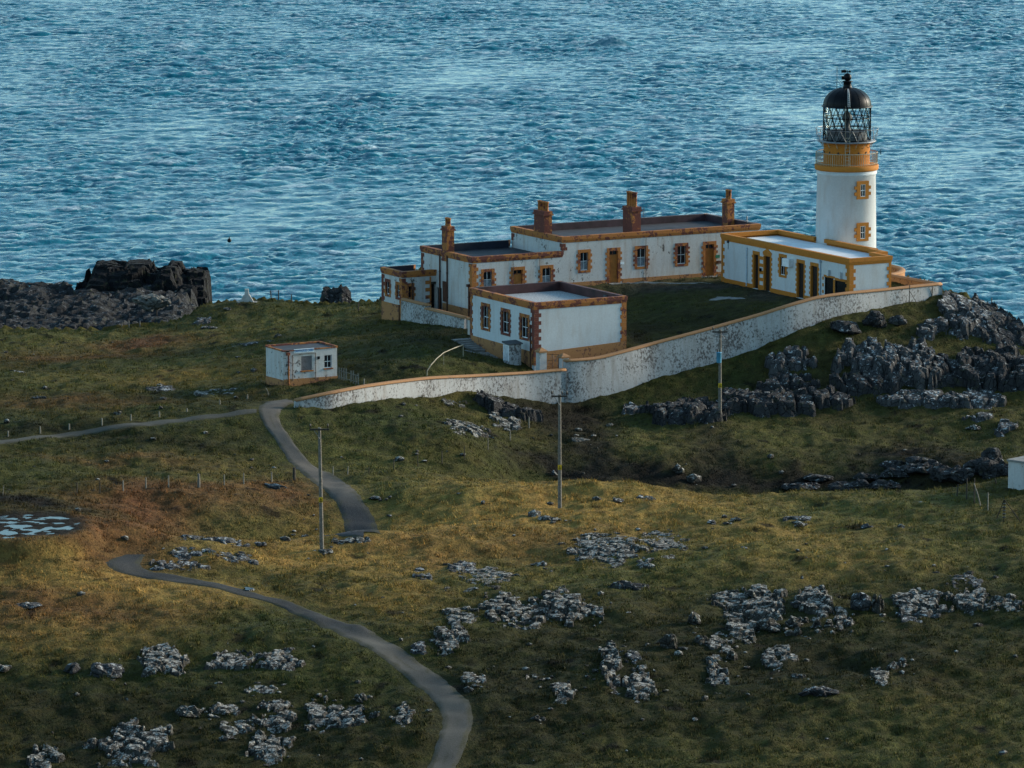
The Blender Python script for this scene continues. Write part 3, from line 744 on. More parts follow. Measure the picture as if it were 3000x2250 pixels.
def slab(par, poly, z, mat, name='roof', th=.15):
    m = MB(); n_ = len(poly); m.v = [(*p, z - th) for p in poly] + [(*p, z) for p in poly]
    m.v = [tuple(float(c) for c in p) for p in m.v]
    m.f = [tuple(range(n_, 2 * n_)), tuple(range(n_))[::-1]] + [(i, (i + 1) % n_, (i + 1) % n_ + n_, i + n_) for i in range(n_)]
    return m.build(name, mat, par)

def chimney(par, x0, x1, y0, y1, zb, zt_, ztp, pots, mat, pmat='ochre_worn'):
    m = MB(); m.box(x0, x1, y0, y1, zb, zt_ - .36); m.box(x0 - .10, x1 + .10, y0 - .10, y1 + .10, zt_ - .36, zt_ - .24)
    m.box(x0 - .03, x1 + .03, y0 - .03, y1 + .03, zt_ - .24, zt_); m.box(x0 - .04, x1 + .04, y0 - .04, y1 + .04, zb, zb + .18)
    c = m.build('chimney', mat, par)
    for px_, py_ in pots:
        q = MB(); q.lathe([(.17, zt_), (.15, zt_ + .1), (.14, ztp - .16), (.18, ztp - .14), (.18, ztp - .02), (.13, ztp), (.12, ztp - .2)], 10, (px_, py_)); q.build('chimney_pot', pmat, c, True)
    return c

def pipe(par, pts, r, mat, name='downpipe', head=None):
    m = MB(); m.tube(pts, r, 8)
    if head: x, y, z = head; m.box(x - .13, x + .13, y - .13, y + .13, z - .22, z)
    for a, b in zip(pts[:-1], pts[1:]):
        if abs(a[2] - b[2]) > 1.5:
            for f in (.25, .6): z = a[2] + (b[2] - a[2]) * f; m.tube([(a[0], a[1], z - .04), (a[0], a[1], z + .04)], r * 1.5, 8)
    return m.build(name, mat, par)

# ---- keepers' house: high block, low wing, small annexe
fr = HOUSE
house = thing('keepers_house', (*fr.o, 0), 'long whitewashed keepers house with peeling ochre trim and four chimneys', 'house', PSI)
ZT, ZL, ZA = 4.25, 3.06, 1.33
LX = fr.top(2219, 654, ZT)[0] - .05; WY = 8.8; LWX = -8.62; LWY0, LWY1 = .0, 9.0; AX0, AX1, AY0, AY1 = -11.85, LWX, 6.35, 10.05
def opq(px0, px1, py0, py1, c=0.0):
    x0, z1 = fr.front(px0, py0, c); x1, _ = fr.front(px1, py0, c); _, z0 = fr.front(px0, py1, c); return (x0, x1, z0, z1)
wins = [opq(1699.5, 1723.5, 740, 793), opq(1866, 1892, 729, 782), opq(1984, 2010, 721, 774)]
drs = [opq(1784.5, 1811, 735, 825), opq(2066, 2092, 716, 806)]
drs = [(a, b, .04, d) for a, b, c, d in drs]
lwins = [opq(1416, 1442, 797, 845), opq(1588, 1614.5, 786, 834)]; ldr = opq(1503.5, 1531, 791, 880); ldr = (ldr[0], ldr[1], -1.15, ldr[3])
m = MB(); F = FR(0)
wall_face(m, F, 0, LX, -.6, ZT - .3, wins + drs); wall_face(m, SD(0), -WY, 0, -2, ZT - .3); wall_face(m, RT(LX), 0, WY, -.8, ZT - .3); wall_face(m, BK(WY), -LX, 0, -1, ZT - .3)
m.build('wall', 'white_paint', house)
m = MB(); wall_face(m, F, LWX, -.002, -3.2, ZL - .3, lwins + [ldr]); wall_face(m, SD(LWX), -LWY1, -LWY0, -3.6, ZL - .3, [(-6.3, -5.35, -2.35, -.15)]); wall_face(m, BK(LWY1), .002, -LWX, -3, ZL - .3)
m.build('wall', 'white_paint', house)
aw = []
for px0, px1, py0, py1 in ((1131, 1141.5, 824, 860), (1162, 1172, 833, 869)):
    y0, z1 = fr.side(px0, py0, AX0); y1, z0 = fr.side(px1, py1, AX0); aw.append((-y0, -y1, z0 - .1, z1))
x0, _ = fr.front(1196, 850, AY0); x1, _ = fr.front(1206, 850, AY0); zz = fr.front(1200, 838, AY0)[1]; aw2 = (x0, x1, zz - 1.0, zz)
adr = (fr.front(1262, 850, AY0)[0], AX1 - .03, -3.2, fr.front(1270, 832, AY0)[1])
m = MB(); wall_face(m, SD(AX0), -AY1, -AY0, -3.9, ZA - .3, aw); wall_face(m, FR(AY0), AX0, AX1, -3.9, ZA - .3, [aw2, adr]); wall_face(m, BK(AY1), -AX1, -AX0, -3.9, ZA - .3)
m.build('wall', 'white_paint', house)
hp = [(0, 0), (LX, 0), (LX, WY), (0, WY)]; lp = [(LWX, LWY0), (-.03, LWY0), (-.03, LWY1), (LWX, LWY1)]; apoly = [(AX0, AY0), (AX1 - .03, AY0), (AX1 - .03, AY1), (AX0, AY1)]
parapet(house, hp, ZT, 'ochre_worn'); parapet(house, lp, ZL, 'ochre_peeling', gaps=[(1, 0.0, 9.0)]); parapet(house, apoly, ZA, 'ochre_worn', gaps=[(1, 0.0, AY1 - AY0)])
ins = lambda P, d: [(P[0][0] + d, P[0][1] + d), (P[1][0] - d, P[1][1] + d), (P[2][0] - d, P[2][1] - d), (P[3][0] + d, P[3][1] - d)]
slab(house, ins(hp, .28), ZT - .58, 'roof_felt'); lpr = [(LWX + .28, .28), (-.01, .28), (-.01, LWY1 - .28), (LWX + .28, LWY1 - .28)]; slab(house, lpr, ZL - .62, 'roof_felt'); slab(house, [(AX0 + .28, AY0 + .28), (AX1 - .01, AY0 + .28), (AX1 - .01, AY1 - .28), (AX0 + .28, AY1 - .28)], ZA - .5, 'roof_felt')
for q, cur in zip(wins, (True, True, False)): surround(house, F, q, 'ochre_worn'); sash(house, F, q, (1, 1), lower_curtain=cur)
for q in drs: surround(house, F, q, 'ochre_worn', sill=False, name='door_surround'); door(house, F, q, 'door_ochre')
for q in lwins: surround(house, F, q, 'ochre_worn'); sash(house, F, q, (1, 1), lower_curtain=True)
surround(house, F, ldr, 'ochre_worn', sill=False, name='door_surround'); door(house, F, ldr, 'door_ochre')
for q in aw: surround(house, SD(AX0), q, 'ochre_peeling', w=.2, tw=.1); sash(house, SD(AX0), q, (1, 1))
surround(house, FR(AY0), aw2, 'ochre_peeling', w=.25, tw=.12); sash(house, FR(AY0), aw2, (0, 1), fmat='pipe_brown')
# the dark doorway in the passage
door(house, SD(LWX), (-6.3, -5.35, -2.35, -.15), 'door_dark', transom=False)
quoins(house, LX, 0, -1, 1, 0, ZT - .58, 'ochre_worn'); quoins(house, 0, 0, 1, 1, ZL + .02, ZT - .58, 'red_peeling', .45, .3)
quoins(house, LWX, 0, 1, 1, -3.4, ZL - .58, 'ochre_worn', .58, .4); quoins(house, 0, WY, 1, -1, ZL, ZT - .58, 'red_peeling')
quoins(house, LWX, LWY1, 1, -1, -3, ZL - .58, 'red_peeling'); quoins(house, AX0, AY0, 1, 1, -3.8, ZA - .58, 'ochre_worn', .5, .34); quoins(house, AX0, AY1, 1, -1, -3.8, ZA - .58, 'red_peeling')
quoins(house, adr[0], AY0, -1, 1, -3.6, ZA - .58, 'ochre_worn', .52, .1); door(house, FR(AY0), (adr[0], adr[1], -3.2, adr[3]), 'panel_black', transom=False, d=-.35)
m = MB(); m.fbox(FR(AY0), adr[0], adr[1], adr[3], adr[3] + .2, -.05, .03); m.build('lintel', 'wood_dark', house)
m = MB()
for a0, a1 in ((0, drs[0][0] - .38), (drs[0][1] + .38, drs[1][0] - .38), (drs[1][1] + .38, LX)): m.fbox(F, a0, a1, -.5, .34, -.03, .035)
m.build('plinth', 'ochre_plinth', house)
m = MB(); m.fbox(F, LWX, ldr[0] - .4, -3.2, -1.55, -.03, .03); m.fbox(SD(LWX), -5.2, -.03, -3.5, -1.35, -.03, .04); m.build('plinth', 'ochre_plinth', house)
m = MB(); m.fbox(SD(AX0), -AY1, -AY0 - .35, -3.9, -1.55, -.03, .03); m.fbox(SD(AX0), -AY0 - .33, -AY0 + .03, -3.9, -1.4, -.03, .06); m.build('plinth', 'ochre_plinth', house)
def lining(par, x0, x1, y0, y1, zt_, h, mat, edges):
    t = .30; e = .006; m = MB()                                       # bitumen dressed over the inside of the upstand
    if 'b' in edges: m.box(x0 + t, x1 - t, y1 - t - e, y1 + .02, zt_ - h, zt_ + e)
    if 'r' in edges: m.box(x1 - t - e, x1 + .02, y0 + t, y1 - t - .02, zt_ - h, zt_ + e)
    if 'l' in edges: m.box(x0 + t - .02, x0 + t + e, y0 + t, y1 - t - .02, zt_ - h, zt_ - .05)
    if 'f' in edges: m.box(x0 + t, x1 - t, y0 + t - .02, y0 + t + e, zt_ - h, zt_ - .02)
    return m.build('roof_flashing', mat, par)
lining(house, 0, LX, 0, WY, ZT, .6, 'flash_purple', 'brlf'); lining(house, LWX, -.03, 0, LWY1, ZL, .64, 'flash_navy', 'blf'); lining(house, AX0, LWX - .03, AY0, AY1, ZA, .52, 'flash_navy', 'bl')
# chimneys
c1 = fr.top(1308, 742, ZL - .1)
chimney(house, LWX - .04, LWX + .66, 4.35, 5.25, ZL - .85, 5.15, 5.85, [(LWX + .31, 4.62), (LWX + .31, 4.98)], 'ochre_peeling')
chimney(house, .06, .80, 3.2, 5.0, ZT - .7, 6.05, 6.85, [(.43, 3.45 + .42 * i) for i in range(4)], 'red_peeling')
cx = fr.front(1862, 660, .42)[0]
chimney(house, cx - .30, cx + .52, .42, 2.05, ZT - .7, 6.30, 7.55, [(cx + .1, .66 + .38 * i) for i in range(4)], 'red_peeling')
chimney(house, LX - 1.02, LX - .32, 3.6, 4.5, ZT - .7, 6.05, 6.85, [(LX - .67, 3.84), (LX - .67, 4.2)], 'ochre_peeling')
# downpipes, signs, small fittings
for y in (4.25, 5.55): pipe(house, [(LWX - .09, y, ZL - .3), (LWX - .09, y, -3.2)], .065, 'pipe_brown')
pipe(house, [(LWX - .10, .42, .55), (LWX - .10, .42, -3.0)], .07, 'pipe_brown', head=(LWX - .14, .42, .75))
m = MB(); m.box(LWX - .12, LWX - .02, 4.4, 5.0, -1.2, .5); m.build('pipe_box', 'pipe_brown', house)
pipe(house, [(AX0 + .95, AY0 - .1, .35), (AX0 + .95, AY0 - .1, -3.6)], .075, 'pipe_brown', head=(AX0 + .95, AY0 - .13, .0))
pipe(house, [(AX0 - .08, AY0 + .42, -1.5), (AX0 - .08, AY0 + .42, -3.7)], .06, 'pipe_brown')
x0, z1 = fr.front(2096, 747); x1, z0 = fr.front(2108, 755); m = MB(); m.fbox(F, x0, x1, z0, z1, 0, .045); m.build('sign_plate', 'sign_green', house)
x0, z1 = fr.front(1817, 768); x1, z0 = fr.front(1828, 774); m = MB(); m.fbox(F, x0, x1, z0, z1, 0, .045); m.build('sign_plate', 'sign_white', house)
x0, z1 = fr.front(2101, 764); x1, z0 = fr.front(2110, 772); m = MB(); m.fbox(F, x0, x1, z0, z1, 0, .16); m.build('letter_box', 'pipe_brown', house)
for px in (1503, 1581): x, z = fr.front(px, 750); pipe(house, [(x, -.04, ZL - .5), (x, -.04, ZL - 2.0)], .018, 'grey_dark', 'cable')
x, z = fr.front(1892, 700); pipe(house, [(x, -.04, ZT - .55), (x, -.04, .1)], .018, 'grey_dark', 'cable')
m = MB(); m.tube([(LX - .35, 1.5, ZT), (LX - .35, 1.5, ZT + .55)], .05, 8); m.build('vent_pipe', 'steel', house)
m = MB(); m.tube([(cx + .72, .6, 5.9), (cx + 1.0, .6, 5.9)], .02, 6); m.tube([(cx + .9, .6, 5.4), (cx + .9, .6, 6.2)], .02, 6)
for z in (5.55, 5.75, 6.0): m.tube([(cx + .75, .6, z), (cx + 1.1, .6, z)], .012, 6)
m.build('aerial', 'grey_dark', house)
m = MB()
for q in (drs[0], drs[1]): m.fbox(F, q[0] - .1, q[1] + .1, -.25, .04, 0, .55)
m.build('doorstep', 'concrete', house)

# ---- store house in front (square, gravel roof)
fr = OUTB
outb = thing('store_house', (*fr.o, 0), 'square white outhouse with pale gravel roof and rust-peeled ochre edges', 'outbuilding', PSI)
OX, OY, OZ = 8.35, 10.55, 2.0; zn, zr, zl = -3.2, -2.15, -2.0
ow = []
for px0, px1, py0, py1 in ((1419, 1430, 897, 962), (1477, 1489, 913, 976), (1532, 1545, 929, 990)):
    y0, z1 = fr.side((px0 + px1) / 2, py0, 0); ya, _ = fr.side(px0, py0, 0); yb, _ = fr.side(px1, py0, 0); _, z0 = fr.side((px0 + px1) / 2, py1, 0); ow.append((-ya - .30, -yb + .12, z0, z1))
m = MB(); F = SD(0); wall_face(m, F, -OY, 0, -4.2, OZ - .3, ow); m2 = FR(0); wall_face(m, m2, 0, OX, -4.2, OZ - .3); wall_face(m, RT(OX), 0, OY, -4, OZ - .3); wall_face(m, BK(OY), -OX, 0, -4, OZ - .3)
m.build('wall', 'white_paint_fresh', outb)
op = [(0, 0), (OX, 0), (OX, OY), (0, OY)]; parapet(outb, op, OZ, 'ochre_peeling', .30, .26, .28); slab(outb, ins(op, .26), OZ - .72, 'roof_gravel')
lining(outb, 0, OX, 0, OY, OZ, .74, 'flash_red', 'brlf')
m = MB(); m.box(OX - 1.5, OX - 1.1, .28, .5, OZ - .72, OZ - .25); m.box(OX - .5, OX - .25, 2.4, 2.8, OZ - .72, OZ - .2); m.build('roof_vent', 'grey_dark', outb)
for q, mt in zip(ow, ('ochre_peeling', 'red_peeling', 'ochre_peeling')): surround(outb, F, q, mt, w=.24, tw=.12); sash(outb, F, q, (1, 1), d=-.10)
quoins(outb, 0, 0, 1, 1, -3.0, OZ - .56, 'red_peeling', .60, .38); quoins(outb, OX, 0, -1, 1, -2.2, OZ - .56, 'ochre_worn', .52, .40); quoins(outb, 0, OY, 1, -1, -2.4, OZ - .56, 'ochre_peeling', .4, .25)
m = MB(); o, a, n_ = F                                              # plinths follow the falling ground
def slope_plinth(m, F, s0, s1, zt0, zt1, zb0, zb1, t):
    o, a, n = F; P = lambda u, z, d: o + a * u + Vz * z + n * d
    m.hexa([P(s0, zb0, t), P(s1, zb1, t), P(s1, zb1, -.04), P(s0, zb0, -.04), P(s0, zt0, t), P(s1, zt1, t), P(s1, zt1, -.04), P(s0, zt0, -.04)])
slope_plinth(m, F, -OY + .05, -.4, -1.85, -1.95, -4.1, -4.1, .035); slope_plinth(m, FR(0), .42, OX - .02, -1.98, -1.62, -4.1, -4.1, .035); m.build('plinth', 'ochre_plinth', outb)
pipe(outb, [(-.07, .55, .2), (-.07, .55, -3.5)], .05, 'pipe_brown')

# ---- engine house beside the tower (fresh yellow trim)
fr = ENG
eng = thing('engine_house', (*fr.o, 0), 'white flat-roofed service building with fresh yellow trim at the tower foot', 'building', PSI)
EX, EY, EZ = 5.65, 19.8, 4.1
def eq(px0, px1, py0, py1):
    ya, z1 = fr.side(px0, py0); yb, _ = fr.side(px1, py0); _, z0 = fr.side((px0 + px1) / 2, py1); _, z1 = fr.side((px0 + px1) / 2, py0); return (-ya, -yb, z0, z1)
F = SD(0)
ed = [eq(2208.5, 2223, 745, 842), eq(2239.7, 2257, 750, 848), eq(2336.7, 2355.7, 770, 868), eq(2376.7, 2396, 779, 880)]; ed = [(a, b, .03, d) for a, b, c, d in ed]
ew = eq(2286, 2301.5, 753, 806); ep = [eq(2416.5, 2442, 813, 890), eq(2447, 2482, 824, 890)]; ep = [(a, b, .25, d) for a, b, c, d in ep]
epoly = [(0, 0), (4.0, 0), (4.0, 2.6), (5.25, 2.6), (5.25, 4.7), (EX, 4.7), (EX, EY), (0, EY)]
m = MB(); wall_face(m, F, -EY, 0, -1, EZ - .3, ed + [ew] + ep); wall_face(m, FR(0), 0, 4.0, -1.2, EZ - .3)
for (xa, ya), (xb, yb) in zip(epoly[1:], epoly[2:] + epoly[:1]):
    if (xb, yb) != (0, 0): m.quad((xa, ya, -1), (xb, yb, -1), (xb, yb, EZ - .3), (xa, ya, EZ - .3))
m.build('wall', 'white_paint_fresh', eng)
parapet(eng, epoly, EZ, 'ochre_fresh', .32, .24, .26, gaps=[(5, 7.55, 9.2)])
slab(eng, [(.1, .1), (3.8, .1), (3.8, 2.8), (5.05, 2.8), (5.05, 4.9), (5.45, 4.9), (5.45, EY - .1), (.1, EY - .1)], EZ - .48, 'roof_white')
for i, q in enumerate(ed):
    surround(eng, F, q, 'ochre_fresh', sill=False, w=.16 if i < 2 else .13, tw=.14, sides=(i != 1, i != 0), top=.26 if i != 1 else .12, name='door_surround'); door(eng, F, q, 'door_dark', transom=False)
m = MB(); a0, a1 = ed[0][1], ed[1][0]; zt0 = ed[0][3]                 # ladder-like panel between the twin doors
m.fbox(F, a0, a0 + .16, 0, zt0, -.04, .03); m.fbox(F, a1 - .16, a1, 0, zt0, -.04, .03)
for z in (0, .75, 1.35, 1.95, 2.55): m.fbox(F, a0 + .16, a1 - .16, z if z else .0, min(zt0, z + (.28 if z else .42)), -.04, .028)
q = ed[1]; am = (q[0] + q[1]) / 2; o, a, n = F; P = lambda u, z, d: tuple(o + a * u + Vz * z + n * d)
v = [(q[0] - .22, q[3] + .12), (q[1] + .22, q[3] + .12), (q[1] + .22, q[3] + .30), (am, q[3] + .66), (q[0] - .22, q[3] + .30)]
m.add([P(u, z, .04) for u, z in v] + [P(u, z, -.03) for u, z in v], [(0, 1, 2, 3, 4), (9, 8, 7, 6, 5)] + [(i, i + 5, (i + 1) % 5 + 5, (i + 1) % 5) for i in range(5)])
m.build('door_panel', 'ochre_fresh', eng)
surround(eng, F, ew, 'ochre_fresh', w=.2, tw=.15); sash(eng, F, ew, (1, 1), d=-.08)
m = MB(); a0, a1, z0, z1 = ep[0][0], ep[1][1], ep[0][2], ep[0][3]
m.fbox(F, ep[0][1], ep[1][0], z0, ep[1][3], -.04, .03); m.fbox(F, a0 - .14, ep[0][1] + .2, z1, z1 + .16, -.04, .03); m.fbox(F, ep[0][1] + .2, a1, ep[1][3], ep[1][3] + .2, -.04, .028)
m.build('hatch_surround', 'ochre_fresh', eng)
m = MB()
for i in range(4): m.fbox(F, a0 - .34, a0 - .14, .3 + i * .55, .55 + i * .55, -.04, .03)
m.build('hatch_edge_stone', 'ochre_fresh', eng)
for q in ep:
    m = MB(); m.fbox(F, q[0], q[1], q[2], q[3], -.10, -.05); m.fbox(F, q[0] + .05, q[0] + .12, q[2], q[3], -.05, .02); m.fbox(F, q[0], q[1], q[3] - .08, q[3], -.05, .02); m.build('black_hatch', 'panel_black', eng)
for px, py0, py1 in ((2431, 791, 808), (2466, 798, 817)):
    s, z1 = fr.side(px, py0); _, z0 = fr.side(px, py1); m = MB(); m.fbox(F, -s - .10, -s + .10, z0, z1, -.02, .22); m.build('floodlight', 'grey_box', eng)
qb = eq(2299, 2315, 756, 779); m = MB(); m.fbox(F, qb[0] + .25, qb[1] + .45, qb[2], qb[3], -.02, .42); m.build('wall_unit', 'sash_white', eng, bevel=.02)
quoins(eng, 0, 0, 1, 1, -.4, EZ - .56, 'ochre_fresh', .58, .38); quoins(eng, 0, EY, 1, -1, -.2, EZ - .56, 'ochre_fresh', .46, .22); quoins(eng, 4.0, 0, -1, 1, -.4, EZ - .56, 'ochre_fresh', .40, .20)
m = MB(); e_ = sorted(ed); cuts = [-EY + .3] + [v for q in e_ for v in (q[0] - .16, q[1] + .16)] + [ep[0][0] - .36]
for a0, a1 in zip(cuts[::2], cuts[1::2]):
    if a1 - a0 > .25: m = MB(); m.fbox(F, a0, a1, -.6, .34, -.03, .035); m.build('plinth', 'ochre_fresh', eng)
for px in (2189, 2405):
    s, z = fr.side(px, 760); pipe(eng, [(-.06, s, EZ - .75), (-.06, s, .1)], .06, 'pipe_blue_grey', head=None if px == 2189 else (-.08, s, EZ - .55))
s, z = fr.side(2135, 710); m = MB(); m.fbox(F, -s - .06, -s + .06, z - .05, z + .18, 0, .16); m.tube([(-.06, s, z - .05), (-.06, s, z - .6)], .02, 6); m.build('wall_lamp', 'grey_dark', eng)
s, z = fr.side(2231, 790); m = MB(); m.lathe([(.02, z - .16), (.10, z - .1), (.10, z + .1), (.02, z + .16)], 10, (-.12, s)); m.build('fire_bell', 'black_paint', eng)

# ---- lighthouse
TC = ENG.world(8.05, 13.0)
lh = thing('lighthouse', (*TC, 0), 'tall white lighthouse tower with mustard gallery and black domed lantern', 'lighthouse', PSI)
def zt(py, dD=0.0): p = atd(2481, py, TC[1] + dD); return float(p[2])
sc_ = TC[1] / (FOC * CP) * .985
rpx = lambda w: w / 2 * TC[1] / FOC
R0, R1 = rpx(183), rpx(172)
zg = zt(490, -2.7)                       # gallery level (front rim top of the cornice)
zd, zu, ztop_l, zdm = zt(506, -2.7), zt(419.5, -2.5), zt(316, -2), zt(258, 0)
m = MB(); m.lathe([(R0 + .04, -1.0), (R0, .4), (R1, zd - .42), (R1 + .03, zd - .40), (R1 + .10, zd - .28), (R1 + .10, zd - .18), (R1 + .03, zd - .12), (R1 + .16, zd - .01)], 72); m.build('tower', 'white_paint_fresh', lh, True)
Rc = rpx(188); m = MB(); m.lathe([(Rc - .14, zd - .01), (Rc - .03, zd + .03), (Rc, zd + .10), (Rc, zg - .04), (Rc - .04, zg), (1.7, zg + .02)], 72); m.build('gallery_cornice', 'ochre_fresh', lh, True)
Rr = rpx(181); m = MB(); zr_ = zg + 1.02
for z, r in ((zr_, .032), (zg + .14, .022)): m.tube([(Rr * math.cos(t), Rr * math.sin(t), z) for t in np.linspace(0, 2 * math.pi, 73)], r, 6, False)
for i in range(84): t = i / 84 * 2 * math.pi; r = .025 if i % 7 == 0 else .013; m.tube([(Rr * math.cos(t), Rr * math.sin(t), zg), (Rr * math.cos(t), Rr * math.sin(t), zr_)], r, 5)
m.build('gallery_railing', 'rail_cream', lh)
Rm = rpx(136); m = MB(); m.lathe([(Rm, zg), (Rm, zu - .35), (Rm + .10, zu - .16), (Rm + .42, zu - .1)], 64); drum = m.build('lantern_base', 'ochre_fresh', lh, True)
for i in range(14): t = (i + .4) / 14 * 2 * math.pi; v = MB(); zz = zt(450, -2); c_, s_ = math.cos(t), math.sin(t); v.tube([((Rm - .03) * c_, (Rm - .03) * s_, zz), ((Rm + .05) * c_, (Rm + .05) * s_, zz)], .075, 10); v.build('air_vent', 'wood_dark', drum)
Ru = rpx(172); m = MB(); m.lathe([(Rm - .2, zu - .10), (Ru - .04, zu - .10), (Ru, zu - .05), (Ru, zu), (Rm - .2, zu + .02)], 64); m.build('upper_gallery', 'steel', lh, True)
m = MB()
for i in range(16):
    t = (i + .5) / 16 * 2 * math.pi; c_, s_ = math.cos(t), math.sin(t); m.tube([(Rm * c_, Rm * s_, zu - .55), ((Rm + .13) * c_, (Rm + .13) * s_, zu - .45), ((Rm + .16) * c_, (Rm + .16) * s_, zu - .3), ((Ru - .12) * c_, (Ru - .12) * s_, zu - .12)], .032, 5)
m.build('gallery_bracket', 'rail_cream', lh)
Rv = rpx(186); m = MB(); zk = zu + 1.0
for z in (zk, zk - .5): m.tube([(Rv * math.cos(t), Rv * math.sin(t), z) for t in np.linspace(0, 2 * math.pi, 73)], .02 if z == zk else .008, 5, False)
for i in range(16):
    t = i / 16 * 2 * math.pi; t2 = (i + .5) / 16 * 2 * math.pi; t3 = (i + 1) / 16 * 2 * math.pi
    for ta in (t, t3): m.tube([(Rv * math.cos(ta), Rv * math.sin(ta), zk), (Ru * math.cos(t2), Ru * math.sin(t2), zu)], .016, 5)
m.build('upper_railing', 'steel', lh)
Rl = rpx(140); zl0, zl1 = zu + .02, ztop_l
m = MB(); m.v = []; seg = 48
m.lathe([(Rl - .05, zl0), (Rl - .05, zl1)], seg); m.f = m.f[:-1]; m.build('glazing', 'lantern_glass', lh, True)
m = MB(); tiers = 3; hN = (zl1 - zl0) / tiers; NL = 18
for k_ in range(tiers):
    za, zb_ = zl0 + hN * k_, zl0 + hN * (k_ + 1)
    for i in range(NL):
        for s_ in (0, 1):
            t0 = (i + (.5 if k_ % 2 else 0)) / NL * 2 * math.pi; t1 = t0 + (.5 if s_ else -.5) / NL * 2 * math.pi
            m.tube([(Rl * math.cos(t0), Rl * math.sin(t0), za), ((Rl * .997) * math.cos((t0 + t1) / 2), (Rl * .997) * math.sin((t0 + t1) / 2), (za + zb_) / 2), (Rl * math.cos(t1), Rl * math.sin(t1), zb_)], .032, 5)
for z, r in ((zl0 + .04, .06), (zl0 + hN, .045), (zl0 + 2 * hN, .045), (zl1 - .03, .07)): m.tube([(Rl * math.cos(t), Rl * math.sin(t), z) for t in np.linspace(0, 2 * math.pi, 65)], r, 6, False)
m.build('glazing_bars', 'black_paint', lh)
m = MB(); m.lathe([(Rl - .3, zl0), (Rl - .3, zl0 + .75), (Rl - .4, zl0 + .8)], 40); m.build('lantern_floor', 'grey_dark', lh, True)
m = MB(); m.lathe([(.35, zl0 + .8), (.30, zl0 + 1.0), (.22, zl0 + 1.1), (.24, zl0 + 1.5), (.42, zl0 + 1.7), (.44, zl0 + 2.0), (.24, zl0 + 2.3), (.10, zl0 + 2.4), (.08, zl0 + 2.6)], 20); m.build('light_optic', 'grey_dark', lh, True)
zdb = ztop_l; hd = zdm - zdb; prof = [(Rl + .16, zdb - .06), (Rl + .16, zdb + .02), (Rl + .02, zdb + .05)]
for i in range(13): t = i / 12 * (math.pi / 2) * .93; prof.append(((Rl + .02) * math.cos(t) ** .92, zdb + .06 + hd * math.sin(t)))
zb_ = zdb + hd
m = MB(); m.lathe(prof, 64); dome = m.build('dome', 'black_paint', lh, True)
m = MB()
for i in range(16): t = i / 16 * 2 * math.pi; m.tube([(p[0] * math.cos(t) * 1.004, p[0] * math.sin(t) * 1.004, p[1]) for p in prof[3:-1]], .018, 4)
m.build('roof_seam', 'black_paint', dome)
rb = rpx(24); zball = zt(226, 0)
m = MB(); m.lathe([(.62, zb_ - .16), (.42, zb_ + .02), (.34, zb_ + .2), (.33, zb_ + .5), (.42, zb_ + .52), (.42, zb_ + .58), (.30, zb_ + .62)] + [(rb * math.cos(t), zball + rb * math.sin(t)) for t in np.linspace(-1.2, 1.5, 12)], 28); m.build('vent_ball', 'black_paint', lh, True)
m = MB(); zv = zball + rb; m.tube([(0, 0, zv - .05), (0, 0, zv + .26)], .03, 6)
def camside(x, z, y=0): return (x * U[0] + 0, -x * U[1] * 1.0 + y, z)      # a point x metres to the picture's right, in tower axes
def vplate(m, x0, x1, z0, z1):
    a, b = camside(x0, 0), camside(x1, 0); t = np.array([.5, .87, 0]) * .03
    m.hexa([(a[0] - t[0], a[1] - t[1], z0), (b[0] - t[0], b[1] - t[1], z0), (b[0] + t[0], b[1] + t[1], z0), (a[0] + t[0], a[1] + t[1], z0), (a[0] - t[0], a[1] - t[1], z1), (b[0] - t[0], b[1] - t[1], z1), (b[0] + t[0], b[1] + t[1], z1), (a[0] + t[0], a[1] + t[1], z1)])
vplate(m, -.52, -.10, zv + .02, zv + .26); vplate(m, -.10, .26, zv + .10, zv + .15); vplate(m, .12, .26, zv + .03, zv + .22); vplate(m, -.50, -.28, zball - .22, zball + .10)
m.build('weather_vane', 'black_paint', lh)
m = MB(); xa = -rpx(62); m.tube([camside(xa, zdb + hd * .86), camside(xa, zt(197))], .022, 6); m.tube([camside(xa, zt(226)), camside(-.32, zt(250))], .014, 5); m.tube([camside(xa, zt(232)), camside(-.5, zt(256))], .012, 5)
m.tube([camside(xa, zt(259)), camside(-.5, zt(259))], .02, 5); m.build('lightning_rod', 'black_paint', lh)
def onring(r, off, z): # off radians from the face toward the camera
    t = math.atan2(-U[0], -U[1]) + off; return (r * math.cos(t), r * math.sin(t), z)
m = MB()
for off in (-.035, .035): m.tube([onring(p[0] + .06, off, p[1] + .02) for p in prof[3:-2]], .022, 5)
for p in prof[3:-2]: m.tube([onring(p[0] + .06, -.035, p[1] + .02), onring(p[0] + .06, .035, p[1] + .02)], .015, 5)
m.build('dome_ladder', 'rail_white', lh)
m = MB()
for off in (-.13, .05): m.tube([onring(Rm + .14, off, zg + .05), onring(Rm + .14, off, zu + .1)], .028, 5); m.tube([onring(Rl + .12, off, zu), onring(Rl + .12, off, zl1 + .15)], .014, 5)
for i in range(9): z = zg + .2 + i * .27; m.tube([onring(Rm + .14, -.13, z), onring(Rm + .14, .05, z)], .022, 5)
m.build('gallery_ladder', 'rail_cream', lh)
m = MB(); zz = zt(447); m.tube([camside(Rr * .95, zz - .1), camside(Rr + .28, zz)], .016, 5); m.tube([camside(Rr + .28, zz - .18), camside(Rr + .28, zz + .3)], .03, 6); m.build('gallery_aerial', 'black_paint', lh)
